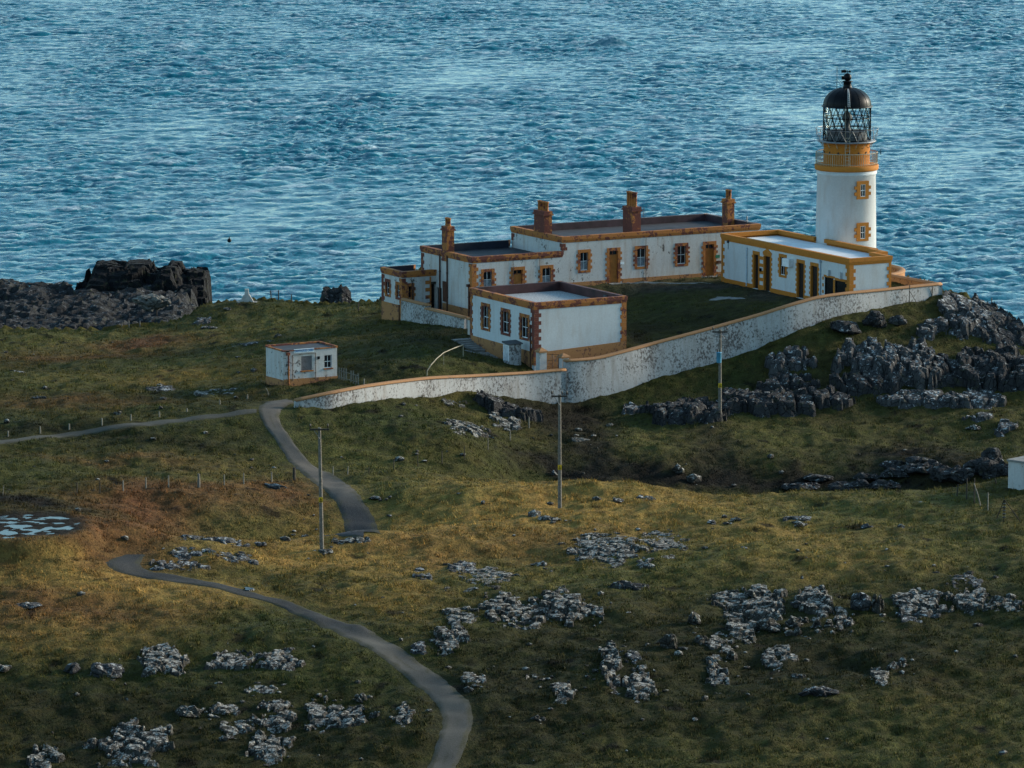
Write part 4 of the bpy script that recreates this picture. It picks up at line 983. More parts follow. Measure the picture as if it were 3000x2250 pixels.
for py0, py1 in ((541, 577), (663, 700)):                          # two sash windows set in the curved wall
    z1, z0 = zt(py0, -2.4), zt(py1, -2.4); rr = R0 + (R1 - R0) * z0 / zd
    F = (np.array([0, -rr, 0.0]), ex, -ey)
    surround(lh, F, (-.24, .24, z0, z1), 'ochre_fresh', w=.34, tw=.22, top=.28, t=.07); m = MB(); m.fbox(F, -.25, .25, z0, z1, -.2, -.02); m.build('window_recess', 'wood_dark', lh); sash(lh, F, (-.24, .24, z0, z1), (1, 1), d=.045)

# ---- small kiosk by the path
fr = CAB
cab = thing('cabin', (*fr.o, -3.05), 'small flat-roofed white hut with a blue lettered sign beside the path', 'hut', PSI)
KX, KY, KZ = 4.62, 3.0, 2.75; zb = 3.05
def kq(px0, px1, py0, py1):
    x0, z1 = fr.front(px0, (py0 + py1) / 2); x1, _ = fr.front(px1, py0); _, z1 = fr.front((px0 + px1) / 2, py0); _, z0 = fr.front((px0 + px1) / 2, py1); return (x0, x1, z0 + zb, z1 + zb)
F = FR(0); k1 = kq(882.5, 913.5, 1043, 1085); k2 = kq(950.5, 972, 1040, 1078)
m = MB(); wall_face(m, F, 0, KX, -.9, KZ - .05, [k1, k2]); wall_face(m, SD(0), -KY, 0, -.9, KZ - .05); wall_face(m, RT(KX), 0, KY, -.9, KZ - .05); wall_face(m, BK(KY), -KX, 0, -.9, KZ - .05); m.build('wall', 'white_paint', cab)
kp = [(0, 0), (KX, 0), (KX, KY), (0, KY)]; m = MB()
m.box(-.05, KX + .05, KY - .14, KY + .05, KZ - .05, KZ + .10); m.box(KX - .14, KX + .05, -.05, KY - .142, KZ - .05, KZ + .10); m.box(-.05, .10, -.05, KY - .142, KZ - .05, KZ + .06); m.box(.102, KX - .142, -.05, .08, KZ - .05, KZ + .03); m.build('roof_edge', 'ochre_peeling', cab)
slab(cab, ins(kp, .06), KZ - .02, 'roof_felt', th=.1)
m = MB(); m.fbox(F, k1[0], k1[1], k1[2], k1[3], -.08, -.05)
for i in range(9): z = k1[2] + (k1[3] - k1[2]) * i / 9; m.fbox(F, k1[0], k1[1], z, z + .02, -.05, -.035)
m.build('shutter', 'shutter_grey', cab); m = MB(); m.fbox(F, k1[0] - .08, k1[1] + .12, k1[2] - .10, k1[2], -.03, .07); m.build('window_sill', 'ochre_worn', cab)
sash(cab, F, k2, (1, 1), d=-.10); m = MB(); m.fbox(F, k2[0] - .06, k2[1] + .10, k2[2] - .10, k2[2], -.03, .06); m.build('window_sill', 'ochre_peeling', cab)
a0, z1 = fr.front(861, 1023); a1, z0 = fr.front(919.5, 1029); _, zc = fr.front(890, 1022); z1 = zc + zb + .02; z0 = z1 - .30
m = MB(); m.fbox(F, a0, a1, z0, z1, 0, .05); sign = m.build('name_board', 'sign_white', cab)
cu = bpy.data.curves.new('lettering', 'FONT'); cu.body = 'LIGHTHOUSE CABIN'; cu.size = .30; cu.extrude = .004; cu.align_x = 'CENTER'; cu.align_y = 'CENTER'; cu.offset = .004
to = bpy.data.objects.new('lettering_curve', cu); COL.objects.link(to); bpy.context.view_layer.update()
tm = bpy.data.meshes.new_from_object(to.evaluated_get(bpy.context.evaluated_depsgraph_get())); bpy.data.objects.remove(to); bpy.data.curves.remove(cu)
wv = max(v.co.x for v in tm.vertices) - min(v.co.x for v in tm.vertices); kx = (a1 - a0) * .92 / wv
tm.name = 'lettering'; tm.materials.clear(); tm.materials.append(M['letter_blue']); tb = bpy.data.objects.new('lettering', tm); COL.objects.link(tb); tb.parent = sign
tb.location = ((a0 + a1) / 2, -.056, (z0 + z1) / 2); tb.rotation_euler = (math.pi / 2, 0, 0); tb.scale = (kx, .85, 1)
m = MB(); slope_plinth(m, F, .03, KX + .03, .55, .50, -.9, -.9, .04); slope_plinth(m, SD(0), -KY, -.0, .45, .50, -.9, -.9, .04); m.build('plinth', 'ochre_plinth', cab)
pipe(cab, [(.42, -.08, KZ - .15), (.42, -.08, -.2)], .055, 'ochre_worn', head=(.36, -.1, KZ - .12)); m = MB(); m.box(.22, .5, -.10, -.01, KZ - .08, KZ + .03); m.build('gutter_outlet', 'black_paint', cab)
fx0, _ = fr.front(857, 1050); fx1, _ = fr.front(924, 1050); zf = fr.front(890, 1036)[1] + zb
pipe(cab, [(fx0, -.05, .4), (fx0, -.05, zf - .03)], .03, 'wood_grey', 'frame_batten'); pipe(cab, [(fx1, -.05, .4), (fx1, -.05, zf)], .03, 'wood_grey', 'frame_batten'); pipe(cab, [(fx0, -.05, zf - .03), (fx1, -.05, zf)], .025, 'wood_grey', 'frame_batten')
x, z = fr.front(933, 1048); m = MB(); m.fbox(F, x - .09, x + .09, z + zb - .11, z + zb + .11, 0, .07); m.build('meter_box', 'black_paint', cab)

# ---- whitewashed shed cut by the right edge
p = hit(2953, 1430, H); zq = CAM_H + ray(2953, 1346)[2] * (p[1] / ray(2953, 1346)[1])
shed = thing('shed', p, 'whitewashed concrete shed with flaking paint at the right edge of the moor', 'shed', math.radians(47))
m = MB(); hgt = zq - p[2]
for Fq, a0, a1 in ((FR(0), 0, 4.5), (SD(0), -3.4, 0), (RT(4.5), 0, 3.4), (BK(3.4), -4.5, 0)): wall_face(m, Fq, a0, a1, -1.2, hgt)
shift = np.array([math.cos(math.radians(47)) * 0 - math.sin(math.radians(47)) * -3.4, 0])
m.build('wall', 'white_paint', shed); m = MB(); m.box(-.08, 4.58, -.08, 3.48, hgt - .02, hgt + .12); m.build('roof', 'concrete', shed)
shed.location.x += 3.4 * math.sin(math.radians(47)); shed.location.y -= 3.4 * math.cos(math.radians(47)); shed.location.z -= .1

# ------------------------------------------------------------------ boundary walls
def wall_run(name, pts, label, cat, mat='white_paint_worn', thick=.42, cope_r=.20, step=.5, ends=True, group=None, cope='ochre_coping'):
    """pts: (x, y, ztop, zbottom) along the wall; rounded coping as a part"""
    P = np.array(pts, float); s = np.r_[0, np.cumsum(np.hypot(*np.diff(P[:, :2], axis=0).T))]; q = np.linspace(0, s[-1], max(2, int(s[-1] / step)))
    X = np.stack([np.interp(q, s, P[:, i]) for i in range(4)], 1)
    for _ in range(3): X[1:-1] = X[1:-1] * .5 + (X[:-2] + X[2:]) * .25
    T = np.gradient(X[:, :2], axis=0); T /= np.linalg.norm(T, axis=1)[:, None]; Nn = np.c_[T[:, 1], -T[:, 0]]
    root = thing(name, (*X[0, :2], X[0, 3]), label, cat, 0, group); o = np.array([*X[0, :2], X[0, 3]])
    m = MB(); rows = 6; n_ = len(X)
    for sgn in (1, -1):
        base = len(m.v)
        for i in range(n_):
            for j in range(rows + 1):
                t = j / rows; z = X[i, 3] * (1 - t) + (X[i, 2] - .12) * t; bat = thick / 2 + .10 * (1 - t)
                bat += .03 * float(vnoise(np.array(X[i, 0] * .9), np.array(X[i, 1] * .9), np.array(z * 1.3), seed=3))
                p = X[i, :2] + Nn[i] * sgn * bat; m.v.append((p[0] - o[0], p[1] - o[1], z - o[2]))
        for i in range(n_ - 1):
            for j in range(rows):
                a = base + i * (rows + 1) + j; b_ = a + rows + 1; f = (a, b_, b_ + 1, a + 1); m.f.append(f if sgn > 0 else f[::-1])
    k_ = n_ * (rows + 1)
    for i in (0, n_ - 1): m.f.append(tuple([i * (rows + 1) + j for j in range(rows + 1)] + [k_ + i * (rows + 1) + j for j in range(rows, -1, -1)]))
    m.build('masonry', mat, root, True)
    m = MB(); sec = 9; 
    for i in range(n_):
        wob = .015 * math.sin(i * 1.7)
        for j in range(sec):
            t = math.pi * j / (sec - 1); d = math.cos(t) * (thick / 2 + .07); z = X[i, 2] - .14 + (math.sin(t) ** .8) * cope_r + wob * 0
            p = X[i, :2] + Nn[i] * d; m.v.append((p[0] - o[0], p[1] - o[1], z - o[2]))
    for i in range(n_ - 1):
        for j in range(sec):
            j2 = (j + 1) % sec; m.f.append((i * sec + j, i * sec + j2, (i + 1) * sec + j2, (i + 1) * sec + j))
    m.f.append(tuple(range(sec))[::-1]); m.f.append(tuple((n_ - 1) * sec + j for j in range(sec)))
    m.build('coping', cope, root, True)
    return root
wtop = lambda px, py, Y: atd(px, py, Y)
def wp(px, top, bot, Y, dig=.7):
    a = wtop(px, top, Y); b = wtop(px, bot, Y); return (a[0], a[1], a[2], b[2] - dig)
lower = [wp(864, 1170, 1186, 352), wp(967, 1148, 1187, 353), wp(1065, 1129, 1178, 355.5), wp(1150, 1117, 1170, 358), wp(1253, 1105, 1160, 361), wp(1401, 1098, 1154, 365), wp(1546, 1090, 1178, 368), wp(1655, 1080, 1176, 369.6)]
upper = [wp(1653, 1055, 1177, 369.7), wp(1684, 1053, 1174, 370), wp(1747, 1048, 1164, 371), wp(1838, 1024, 1136, 372.6), wp(1900, 1007, 1108, 374), wp(2050, 968, 1063, 376), wp(2158, 938, 1028, 377.4), wp(2231, 918, 1004, 378.2), wp(2310, 892, 975, 379), wp(2394, 868, 938, 380.4), wp(2484, 856, 914, 382), wp(2574, 848, 905, 384), wp(2665, 838, 888, 386), wp(2755, 829, 866, 388)]
wall_run('boundary_wall', lower, 'low curving whitewashed wall rising from the path end to the gate pillar', 'wall')
wall_run('boundary_wall', upper, 'tall stained whitewashed wall sweeping uphill below the yard to the tower', 'wall')
def wz(px, py, Y, h): a = wtop(px, py, Y); return (a[0], a[1], a[2], a[2] - h)
wall_run('garden_wall', [wz(2748, 830, 388.4, 2.2), wz(2690, 819, 391, 2.3), wz(2606, 804, 395, 2.4)], 'rendered ochre-coped wall running back from the seaward point to the service building', 'wall', 'ochre_plinth')
wall_run('garden_wall', [wz(2600, 775, 402, 2.2), wz(2632, 781, 401.2, 2.2), wz(2644, 787, 400, 2.2), wz(2642, 793, 398.4, 2.2), wz(2628, 799, 397, 2.2), wz(2604, 803, 395.6, 2.2)], 'short hooked garden wall behind the service building corner', 'wall', 'ochre_plinth', step=.3)
an = HOUSE.world(AX0, AY0); d_ = -W
def rw(t, zt_): p = an + d_ * t; return (p[0] - U[0] * .05, p[1] - U[1] * .05, zt_, zt_ - 2.6)
z1 = [CAM_H + ray(px, py)[2] * (rw(t, 0)[1] / ray(px, py)[1]) for px, py, t in ((1182, 873, .4), (1260, 892, 5.2), (1250, 899, 4.9), (1370, 929, 12.2))]
tl = []
for px in (1184, 1258, 1251, 1369):
    dd = ray(px, 900); t = (an[0] * dd[1] - an[1] * dd[0]) / (W[0] * dd[1] - W[1] * dd[0]); tl.append(t)
zz = [CAM_H + ray(px, py)[2] * (rw(t, 0)[1] / ray(px, py)[1]) for (px, py), t in zip(((1184, 874), (1258, 892), (1251, 900), (1369, 929)), tl)]
wall_run('retaining_wall', [rw(tl[0], zz[0]), rw(tl[1], zz[1])], 'upper length of the speckled retaining wall against the small annexe', 'wall', 'white_paint_worn')
wall_run('retaining_wall', [rw(tl[2] + .1, zz[2]), rw((tl[2] + tl[3]) / 2, (zz[2] + zz[3]) / 2), rw(tl[3], zz[3])], 'lower speckled retaining wall stepping down toward the outhouse steps', 'wall', 'white_paint_worn')

def pillar(px, pyt, pyb, Y, label, w=.62, mat='white_paint', pitch=.28, rz=PSI):
    a = atd(px, pyb, Y); h = atd(px, pyt, Y)[2] - a[2]
    r = thing('gate_pillar', a, label, 'pillar', rz, 'gate pillars'); m = MB(); m.box(-w / 2, w / 2, -w / 2, w / 2, -.6, h - pitch - .12); m.build('shaft', mat, r)
    m = MB(); c = w / 2 + .09; m.box(-c, c, -c, c, h - pitch - .12, h - pitch)
    o = len(m.v); m.v += [(-c, -c, h - pitch), (c, -c, h - pitch), (c, c, h - pitch), (-c, c, h - pitch), (0, 0, h)]; m.f += [(o, o + 1, o + 4), (o + 1, o + 2, o + 4), (o + 2, o + 3, o + 4), (o + 3, o, o + 4)]
    m.build('cap', 'ochre_coping', r); return r
pillar(1586, 1017, 1086, 370.9, 'white gate pillar at the near corner of the square outhouse', .62)
pillar(1651, 1033, 1086, 370.6, 'white gate pillar where the boundary wall steps up', .62)
pillar(1379, 928, 984, 383.6, 'slim white gate pillar beside the outhouse at the end of the retaining wall', .36, pitch=.12)
# iron gate between the pillars
g0, g1 = atd(1600, 1078, 370.9), atd(1636, 1080, 370.6); r = thing('iron_gate', g0, 'rusty thin iron gate between the two outhouse pillars', 'gate'); L_ = g1 - g0
m = MB(); hz = np.array([0, 0, 1.15])
for t in (0, .5, 1): m.tube([L_ * t, L_ * t + hz], .022, 5)
for z in (.1, .6, 1.1): m.tube([np.array([0, 0, z]), L_ + np.array([0, 0, z])], .018, 5)
m.build('frame', 'pipe_brown', r); m = MB(); m.tube([np.array([0, 0, .1]), L_ * .5 + hz * .95], .012, 5); m.tube([L_ * .5 + hz * .1, L_ + hz * .95], .012, 5); m.tube([L_ * .5 + hz * .95, L_ + hz * .1], .012, 5); m.build('brace', 'steel', r)
# meter shed against the outhouse
a = atd(1503, 1056, 373.6); r = thing('meter_hut', a, 'tiny grey brick hut with a dark sloping lid against the outhouse wall', 'hut', math.radians(32))
m = MB(); m.box(-.62, .50, -.42, .42, -.5, 1.32); m.build('wall', 'white_paint_worn', r); m = MB(); m.hexa([(-.72, -.52, 1.32), (.60, -.52, 1.32), (.60, .52, 1.42), (-.72, .52, 1.42), (-.72, -.52, 1.42), (.60, -.52, 1.42), (.60, .52, 1.55), (-.72, .52, 1.55)]); m.build('roof', 'grey_dark', r)
m = MB(); m.box(-.645, -.62, -.36, .36, .05, 1.22); d = m.build('door', 'grey_box', r); m = MB(); m.box(-.66, -.62, -.42, -.36, 0, 1.28); m.box(-.66, -.62, .36, .42, 0, 1.28); m.box(-.66, -.62, -.36, .36, 1.22, 1.28); m.build('door_frame', 'sash_white', r)
# steps and landing
a, b_ = atd(1352, 996, 383.0), atd(1420, 1028, 379.0)
r = thing('steps', a, 'flight of worn concrete steps down beside the outhouse wall', 'steps', PSI); m = MB(); nst = 6; L_ = (b_ - a); le = np.array([L_[0] * U[0] + L_[1] * U[1], L_[0] * W[0] + L_[1] * W[1], L_[2]])
for i in range(nst):
    q_ = hit(1352 + 68 * (i + .5) / nst, 996 + 34 * (i + .5) / nst) - a; p = np.array([q_[0] * U[0] + q_[1] * U[1], q_[0] * W[0] + q_[1] * W[1], q_[2] + .16]); m = MB(); m.box(p[0] - .95, p[0] + .95, p[1] - .34, p[1] + .34, p[2] - .9, p[2]); m.build('step', 'concrete', r)
bl = blob('landing', 1420, 1040, 105, 14, 'concrete', .05, 4); tag(bl, kind='structure')
r = thing('handrail', hit(1251, 1100), 'bent pale metal handrail curving up the grassy bank by the steps', 'handrail'); o = hit(1251, 1100)
hp_ = [hit(1251, 1102), *[atd(px, py, hit(px, py + dp)[1]) for px, py, dp in ((1252, 1086, 14), (1262, 1070, 28), (1280, 1050, 34), (1300, 1033, 36), (1330, 1020, 36), (1357, 1010, 34))]]
m = MB(); m.tube([p - o for p in hp_], .035, 6); m.build('rail', 'rail_cream', r); m = MB(); m.tube([hp_[-1] - o, hp_[-1] - o - np.array([0, 0, 1.15])], .03, 6); m.build('post', 'rail_cream', r); p = hp_[4]; m = MB(); m.tube([p - o, p - o - np.array([0, 0, 1.0])], .02, 6); m.build('post', 'rail_cream', r)
# rusty heap by the gate
R = random.Random(3); o = atd(1535, 1088, 369.6); o[2] = float(H0(o[0], o[1])); hp0 = thing('debris_heap', o, 'heap of rusty red netting and scrap behind the wall by the gate', 'scrap')
for i in range(9):
    m = MB(); c = np.array([R.uniform(-1.0, 1.0), R.uniform(-.4, .4), R.uniform(.1, .45)]); t = R.uniform(0, 3.1); e = np.array([math.cos(t), math.sin(t) * .5, R.uniform(-.2, .2)]) * R.uniform(.4, .9)
    m.tube([c - e, c - e * .3 + np.array([0, 0, .16]), c + e * .4 + np.array([0, 0, .12]), c + e], [.10, .20, .18, .07], 7); m.build('roll', ('rust_red', 'pipe_brown', 'wood_dark')[i % 3 if i > 4 else 0], hp0, True)
tag(blob('yard_slab', 2125, 874, 110, 12, 'concrete', .04, 9), 'cracked pale concrete slab set in the yard grass', 'slab')
for px, py, w_, d_q in ((1700, 830, 60, 2.5),): tag(blob('yard_path', 1850, 829, 380, 5, 'concrete', .03, 2), kind='structure')

# ------------------------------------------------------------------ poles and posts
def rod(name, px, pyb, pyt, label, cat, r=.04, mat='wood_grey', lean=0.0, group=None, Y=None, dx=0.0):
    p = hit(px, pyb, H) if Y is None else atd(px, pyb, Y); h = (pyb - pyt) * p[1] / FOC / CP
    m = MB(); R_ = random.Random(px * 7 + pyb); n_ = 7
    m.tube([(0, 0, -.3), (lean * h * .5, 0, h * .5), (lean * h + dx, R_.uniform(-.02, .02), h)], [r * 1.1, r, r * .85], n_)
    o = m.build(name, mat); o.location = p; tag(o, label, cat, group); return o
def pole(px, pyb, pyt, pxt, label, arm_px, arm_y, ins_px, sign_y, mat='wood_grey', Y=None, extra=None):
    p = hit(px, pyb, H) if Y is None else atd(px, pyb, Y); sc = p[1] / FOC; zz = lambda py: (pyb - py) * sc / CP
    h = zz(pyt); dx = (pxt - px) * sc
    r = thing('utility_pole', p, label, 'pole', 0, 'electricity poles by the path'); at = lambda z: dx * z / h
    m = MB(); m.tube([(at(-1), 0, -1), (at(h * .5), 0, h * .5), (at(h), 0, h)], [.15, .125, .10], 10); m.build('shaft', mat, r)
    za = zz(arm_y); xs = [(a - px) * sc for a in arm_px]; m = MB(); m.hexa([(xs[0], -.17, za - .05), (xs[1], -.17, za - .05), (xs[1], -.10, za - .05), (xs[0], -.10, za - .05), (xs[0], -.17, za + .06), (xs[1], -.17, za + .06), (xs[1], -.10, za + .06), (xs[0], -.10, za + .06)]); arm = m.build('crossarm', 'wood_dark' if mat == 'wood_grey' else 'steel', r)
    for ip in ins_px:
        x = (ip - px) * sc; m = MB(); m.lathe([(.02, za + .06), (.02, za + .16), (.07, za + .17), (.04, za + .22), (.075, za + .25), (.045, za + .30), (.05, za + .36), (.02, za + .40)], 10, (x, -.135)); m.build('insulator', 'porcelain', arm, True)
    m = MB(); m.tube([(at(za - .6), -.13, za - .6), (xs[0] * .6, -.15, za - .05)], .018, 5); m.build('brace', 'steel', r)
    zs = zz(sign_y); m = MB(); x = at(zs); m.box(x - .13, x + .13, -.165, -.145, zs - .17, zs + .17); sg = m.build('warning_sign', 'sign_yellow', r)
    m = MB(); m.v = [(x - .085, -.168, zs - .04), (x + .085, -.168, zs - .04), (x, -.168, zs + .12), (x - .045, -.169, zs - .018), (x + .045, -.169, zs - .018), (x, -.169, zs + .075)]; m.f = [(0, 1, 4, 3), (1, 2, 5, 4), (2, 0, 3, 5)]; m.add([(x - .012, -.169, zs - .012), (x + .018, -.169, zs + .02), (x + .004, -.169, zs + .065), (x - .018, -.169, zs + .025)], [(0, 1, 2, 3)]); m.build('symbol', 'sign_black', sg)
    m = MB(); m.box(x - .09, x + .09, -.168, -.166, zs - .13, zs - .07); m.build('text_strip', 'sign_black', sg)
    if extra: extra(r, sc, zz, at, px)
    return r
pole(943, 1611, 1246, 938, 'weathered wooden electricity pole on the moor left of the path', (909, 967), 1251, (911, 963), 1460)
pole(1640, 1489, 1150, 1639, 'wooden electricity pole with three insulators standing on the ochre ridge', (1614, 1662), 1155, (1616, 1646, 1660), 1366)
def tx(r, sc, zz, at, px):
    z0, z1 = zz(1059), zz(1028); m = MB(); m.lathe([(.17, z0), (.19, z0 + .05), (.19, z1 - .06), (.21, z1 - .05), (.21, z1)], 16, (-.12, -.30)); t = m.build('transformer', 'transformer_blue', r, True)
    m = MB()
    for x in (-.22, -.02): m.lathe([(.03, z1), (.05, z1 + .05), (.03, z1 + .1), (.05, z1 + .15), (.02, z1 + .25)], 8, (x, -.30))
    m.build('bushing', 'porcelain', t); m = MB(); za = zz(975); m.tube([(-.5, -.1, za), (.5, -.1, za - .05)], .03, 6); m.tube([(-.35, -.1, zz(990)), (-.05, -.1, za)], .02, 5); m.tube([(.35, -.1, zz(990)), (.05, -.1, za)], .02, 5); m.build('stay_bracket', 'steel', r)
pole(2109, 1232, 962, 2108, 'grey electricity pole carrying a blue transformer in front of the tall wall', (2085, 2130), 969, (2087, 2128), 1127, 'wood_grey', extra=tx)
rod('short_post', 2177, 1031, 990, 'short post with small insulators close to the foot of the tall wall', 'post', .06, 'wood_dark')
o = rod('stay_post', 2664, 886, 834, 'thin dark mast strapped to the outer face of the wall below the tower', 'mast', .035, 'wood_dark'); m = MB(); m.tube([(0, -.05, .95), (.62, -.5, -.1)], .025, 5); m.build('strut', 'wood_dark', o)
rod('yard_rod', 1884, 871, 806, 'lone thin metal rod standing in the yard lawn', 'rod', .025, 'wood_dark')
tr_l = [(24, 1279, 1262), (118, 1269, 1249), (203, 1259, 1241), (299, 1246, 1225), (384, 1233, 1214), (467, 1222, 1206), (548, 1207, 1196), (644, 1185, 1171), (725, 1168, 1156)]
o0 = None
names = ['at the left frame edge', 'second from the left', 'third from the left', 'in the middle of the row, tallest', 'just past the middle of the row', 'sixth from the left', 'near the pale stone', 'up the slope, second from the hut', 'nearest the hut']
for (px, yb, yt), nm in zip(tr_l, names): rod('fence_post', px, yb, yt, 'short pale post along the track, ' + nm, 'fence post', .06, 'wood_pale', group='posts along the track')
lo = [(8, 1450, 1421, 'wood_grey', .03), (226, 1447, 1412, 'wood_dark', .04), (293, 1446, 1408, 'wood_dark', .035), (361, 1439, 1406, 'wood_pale', .05), (428, 1431, 1398, 'wood_pale', .05), (494, 1429, 1394, 'wood_pale', .05), (583, 1427, 1388, 'wood_grey', .10), (657, 1421, 1390, 'wood_pale', .05), (714, 1418, 1385, 'wood_pale', .05), (796, 1412, 1382, 'wood_pale', .05), (862, 1408, 1369, 'wood_dark', .11)]
names = ['leaning, at the far left', 'thin and dark, right of the pool', 'thin, third from the left', 'fourth from the left', 'fifth from the left', 'left of the thick post', 'thick and knotted, mid row', 'just right of the thick post', 'third left of the puddle end', 'above the pale puddle', 'stout dark strainer beside the path']
for (px, yb, yt, mt, rr), nm in zip(lo, names): rod('fence_post', px, yb, yt, 'post on the rusty moor, ' + nm, 'fence post', rr, mt, lean=.12 if px == 8 else 0, group='fence on the rusty moor')
m = MB()
rt = [(976, 1392, 1366, 'wood_pale', .04), (1018, 1390, 1366, 'wood_pale', .04), (1081, 1390, 1366, 'wood_dark', .03), (1154, 1379, 1345, 'wood_dark', .035), (1224, 1366, 1335, 'wood_dark', .03), (1295, 1358, 1321, 'wood_dark', .04), (1361, 1345, 1307, 'wood_dark', .03), (1430, 1317, 1284, 'wood_grey', .03), (1495, 1292, 1260, 'wood_pale', .04), (1550, 1254, 1221, 'wood_pale', .05)]
names = ['pale, beside the path corner', 'pale and leaning, second from the path', 'third from the path', 'fourth from the path', 'mid slope, fifth', 'tallest dark one mid row', 'fourth from the wall', 'third from the wall', 'second from the wall', 'pale, nearest the dark rock under the wall']
for (px, yb, yt, mt, rr), nm in zip(rt, names): rod('fence_post', px, yb, yt, 'thin post climbing toward the wall, ' + nm, 'fence post', rr, mt, lean=.1 if px == 1018 else 0, group='fence climbing to the wall')
for px, yb, yt, nm, ln in ((2803, 1454, 1418, 'thin dark, left end by the gully', .1), (2832, 1463, 1400, 'tall brown, second', 0), (2854, 1475, 1401, 'tall dark with a white cap, third', 0), (2876, 1482, 1415, 'pale and leaning, fourth', -.35), (2894, 1496, 1442, 'pale upright, nearest the shed', 0), (2919, 1420, 1400, 'small, against the shed side', -.2)):
    rod('fence_post', px, yb, yt, 'broken-fence post left of the shed, ' + nm, 'fence post', .045, 'wood_pale' if 'pale' in nm else 'wood_dark', lean=ln, group='broken fence by the shed')
p = hit(2941, 1530, H); r = thing('tripod_stake', p, 'black iron tripod with ringed spike in front of the shed', 'tripod'); sc = p[1] / FOC
m = MB(); hgt = 68 * sc; m.tube([(0, 0, 0), (0, 0, hgt)], .03, 6); m.build('spike', 'black_paint', r)
for i in range(5): m = MB(); z = hgt * (.2 + .15 * i); m.tube([(0, 0, z), (0, 0, z + .05)], .12, 8); m.build('ring', 'black_paint', r)
for dx_, dz in ((-23, 48), (47, 58)): m = MB(); m.tube([(0, 0, hgt), (dx_ * sc, -.4, hgt - dz * sc - .1)], .028, 5); m.build('leg', 'black_paint', r)
# picket fence by the hut
a, b_ = hit(993, 1112), hit(1051, 1129); r = thing('picket_fence', a, 'broken white picket fence between the hut and the wall', 'fence'); L_ = b_ - a; R = random.Random(5)
for z in (.22, .72): m = MB(); m.tube([np.array([0, 0, z]), L_ + np.array([0, 0, z])], .03, 4); m.build('rail', 'wood_pale', r)
for i in range(9):
    if i == 4: continue
    t = (i + .1) / 8.3; hh = R.uniform(.75, 1.05); c = L_ * t; m = MB(); m.box(c[0] - .05, c[0] + .05, c[1] - .05, c[1] - .02, c[2] - .1, c[2] + hh); m.build('picket', 'wood_pale', r)
rod('wooden_stake', 1067, 1130, 1110, 'small pale stake on the bank just above the wall coping', 'stake', .06, 'wood_pale')
rod('leaning_rod', 790, 1158, 1136, 'short pale bent rod leaning in the grass left of the hut', 'rod', .03, 'wood_pale', lean=-.5)
for px, yb, yt, nm in ((795, 873, 851, 'left of three on the far grass edge'), (816, 874, 850, 'middle of three on the far grass edge'), (854, 881, 859, 'right of three on the far grass edge'), (1050, 914, 885, 'right of the sea stack'), (459, 915, 899, 'beside the grey boulder')):
    rod('shore_post', px, yb, yt, 'thin dark shore post, ' + nm, 'post', .05, 'wood_dark', lean=-.12 if px == 795 else 0, group='posts along the shore edge')
for px, yb, yt, nm, ln in ((355, 955, 936, 'leaning left near the rock shelf', .25), (378, 958, 936, 'upright near the rock shelf', 0), (410, 955, 940, 'short, left of the boulder', 0), (2730, 868, 838, 'on the rocks behind the wall end', .1), (2905, 894, 873, 'black, on the cliff top at right', 0)):
    rod('shore_post', px, yb, yt, 'old shore post, ' + nm, 'post', .05, 'wood_grey', lean=ln, group='posts along the shore edge')
# stone beacon on the far grass
p = hit(723, 886); r = thing('stone_beacon', p, 'pale concrete beacon with sloping buttresses on the far grassy edge', 'beacon'); sc = p[1] / FOC
m = MB(); h = 40 * sc; m.hexa([(-.24, -.2, -.2), (.24, -.2, -.2), (.24, .2, -.2), (-.24, .2, -.2), (-.16, -.15, h), (.16, -.15, h), (.16, .15, h), (-.16, .15, h)]); m.build('shaft', 'beacon_stone', r)
for sg in (-1, 1):
    m = MB(); m.v = [(sg * .22, -.12, h * .62), (sg * .22, .12, h * .62), (sg * 22 * sc, -.16, .0), (sg * 22 * sc, .16, .0), (sg * .22, -.2, -.2), (sg * .22, .2, -.2), (sg * 22 * sc, -.16, -.3), (sg * 22 * sc, .16, -.3)]; m.f = [(0, 2, 3, 1), (0, 4, 6, 2), (1, 3, 7, 5), (2, 6, 7, 3), (4, 5, 7, 6), (0, 1, 5, 4)]; m.build('buttress', 'beacon_stone', r)
m = MB(); m.box(-.9, .9, -.5, .5, -.4, .06); m.build('footing', 'concrete', r)
# floating buoy
p = atz(672, 712, SEA_Z); r = thing('buoy', (p[0], p[1], SEA_Z + .35), 'small dark buoy floating alone on the open sea', 'buoy'); m = MB(); m.lathe([(.03, -.3), (.22, -.2), (.30, .0), (.22, .2), (.06, .3), (.05, .5), (.02, .52)], 14); m.build('float', 'black_paint', r, True)

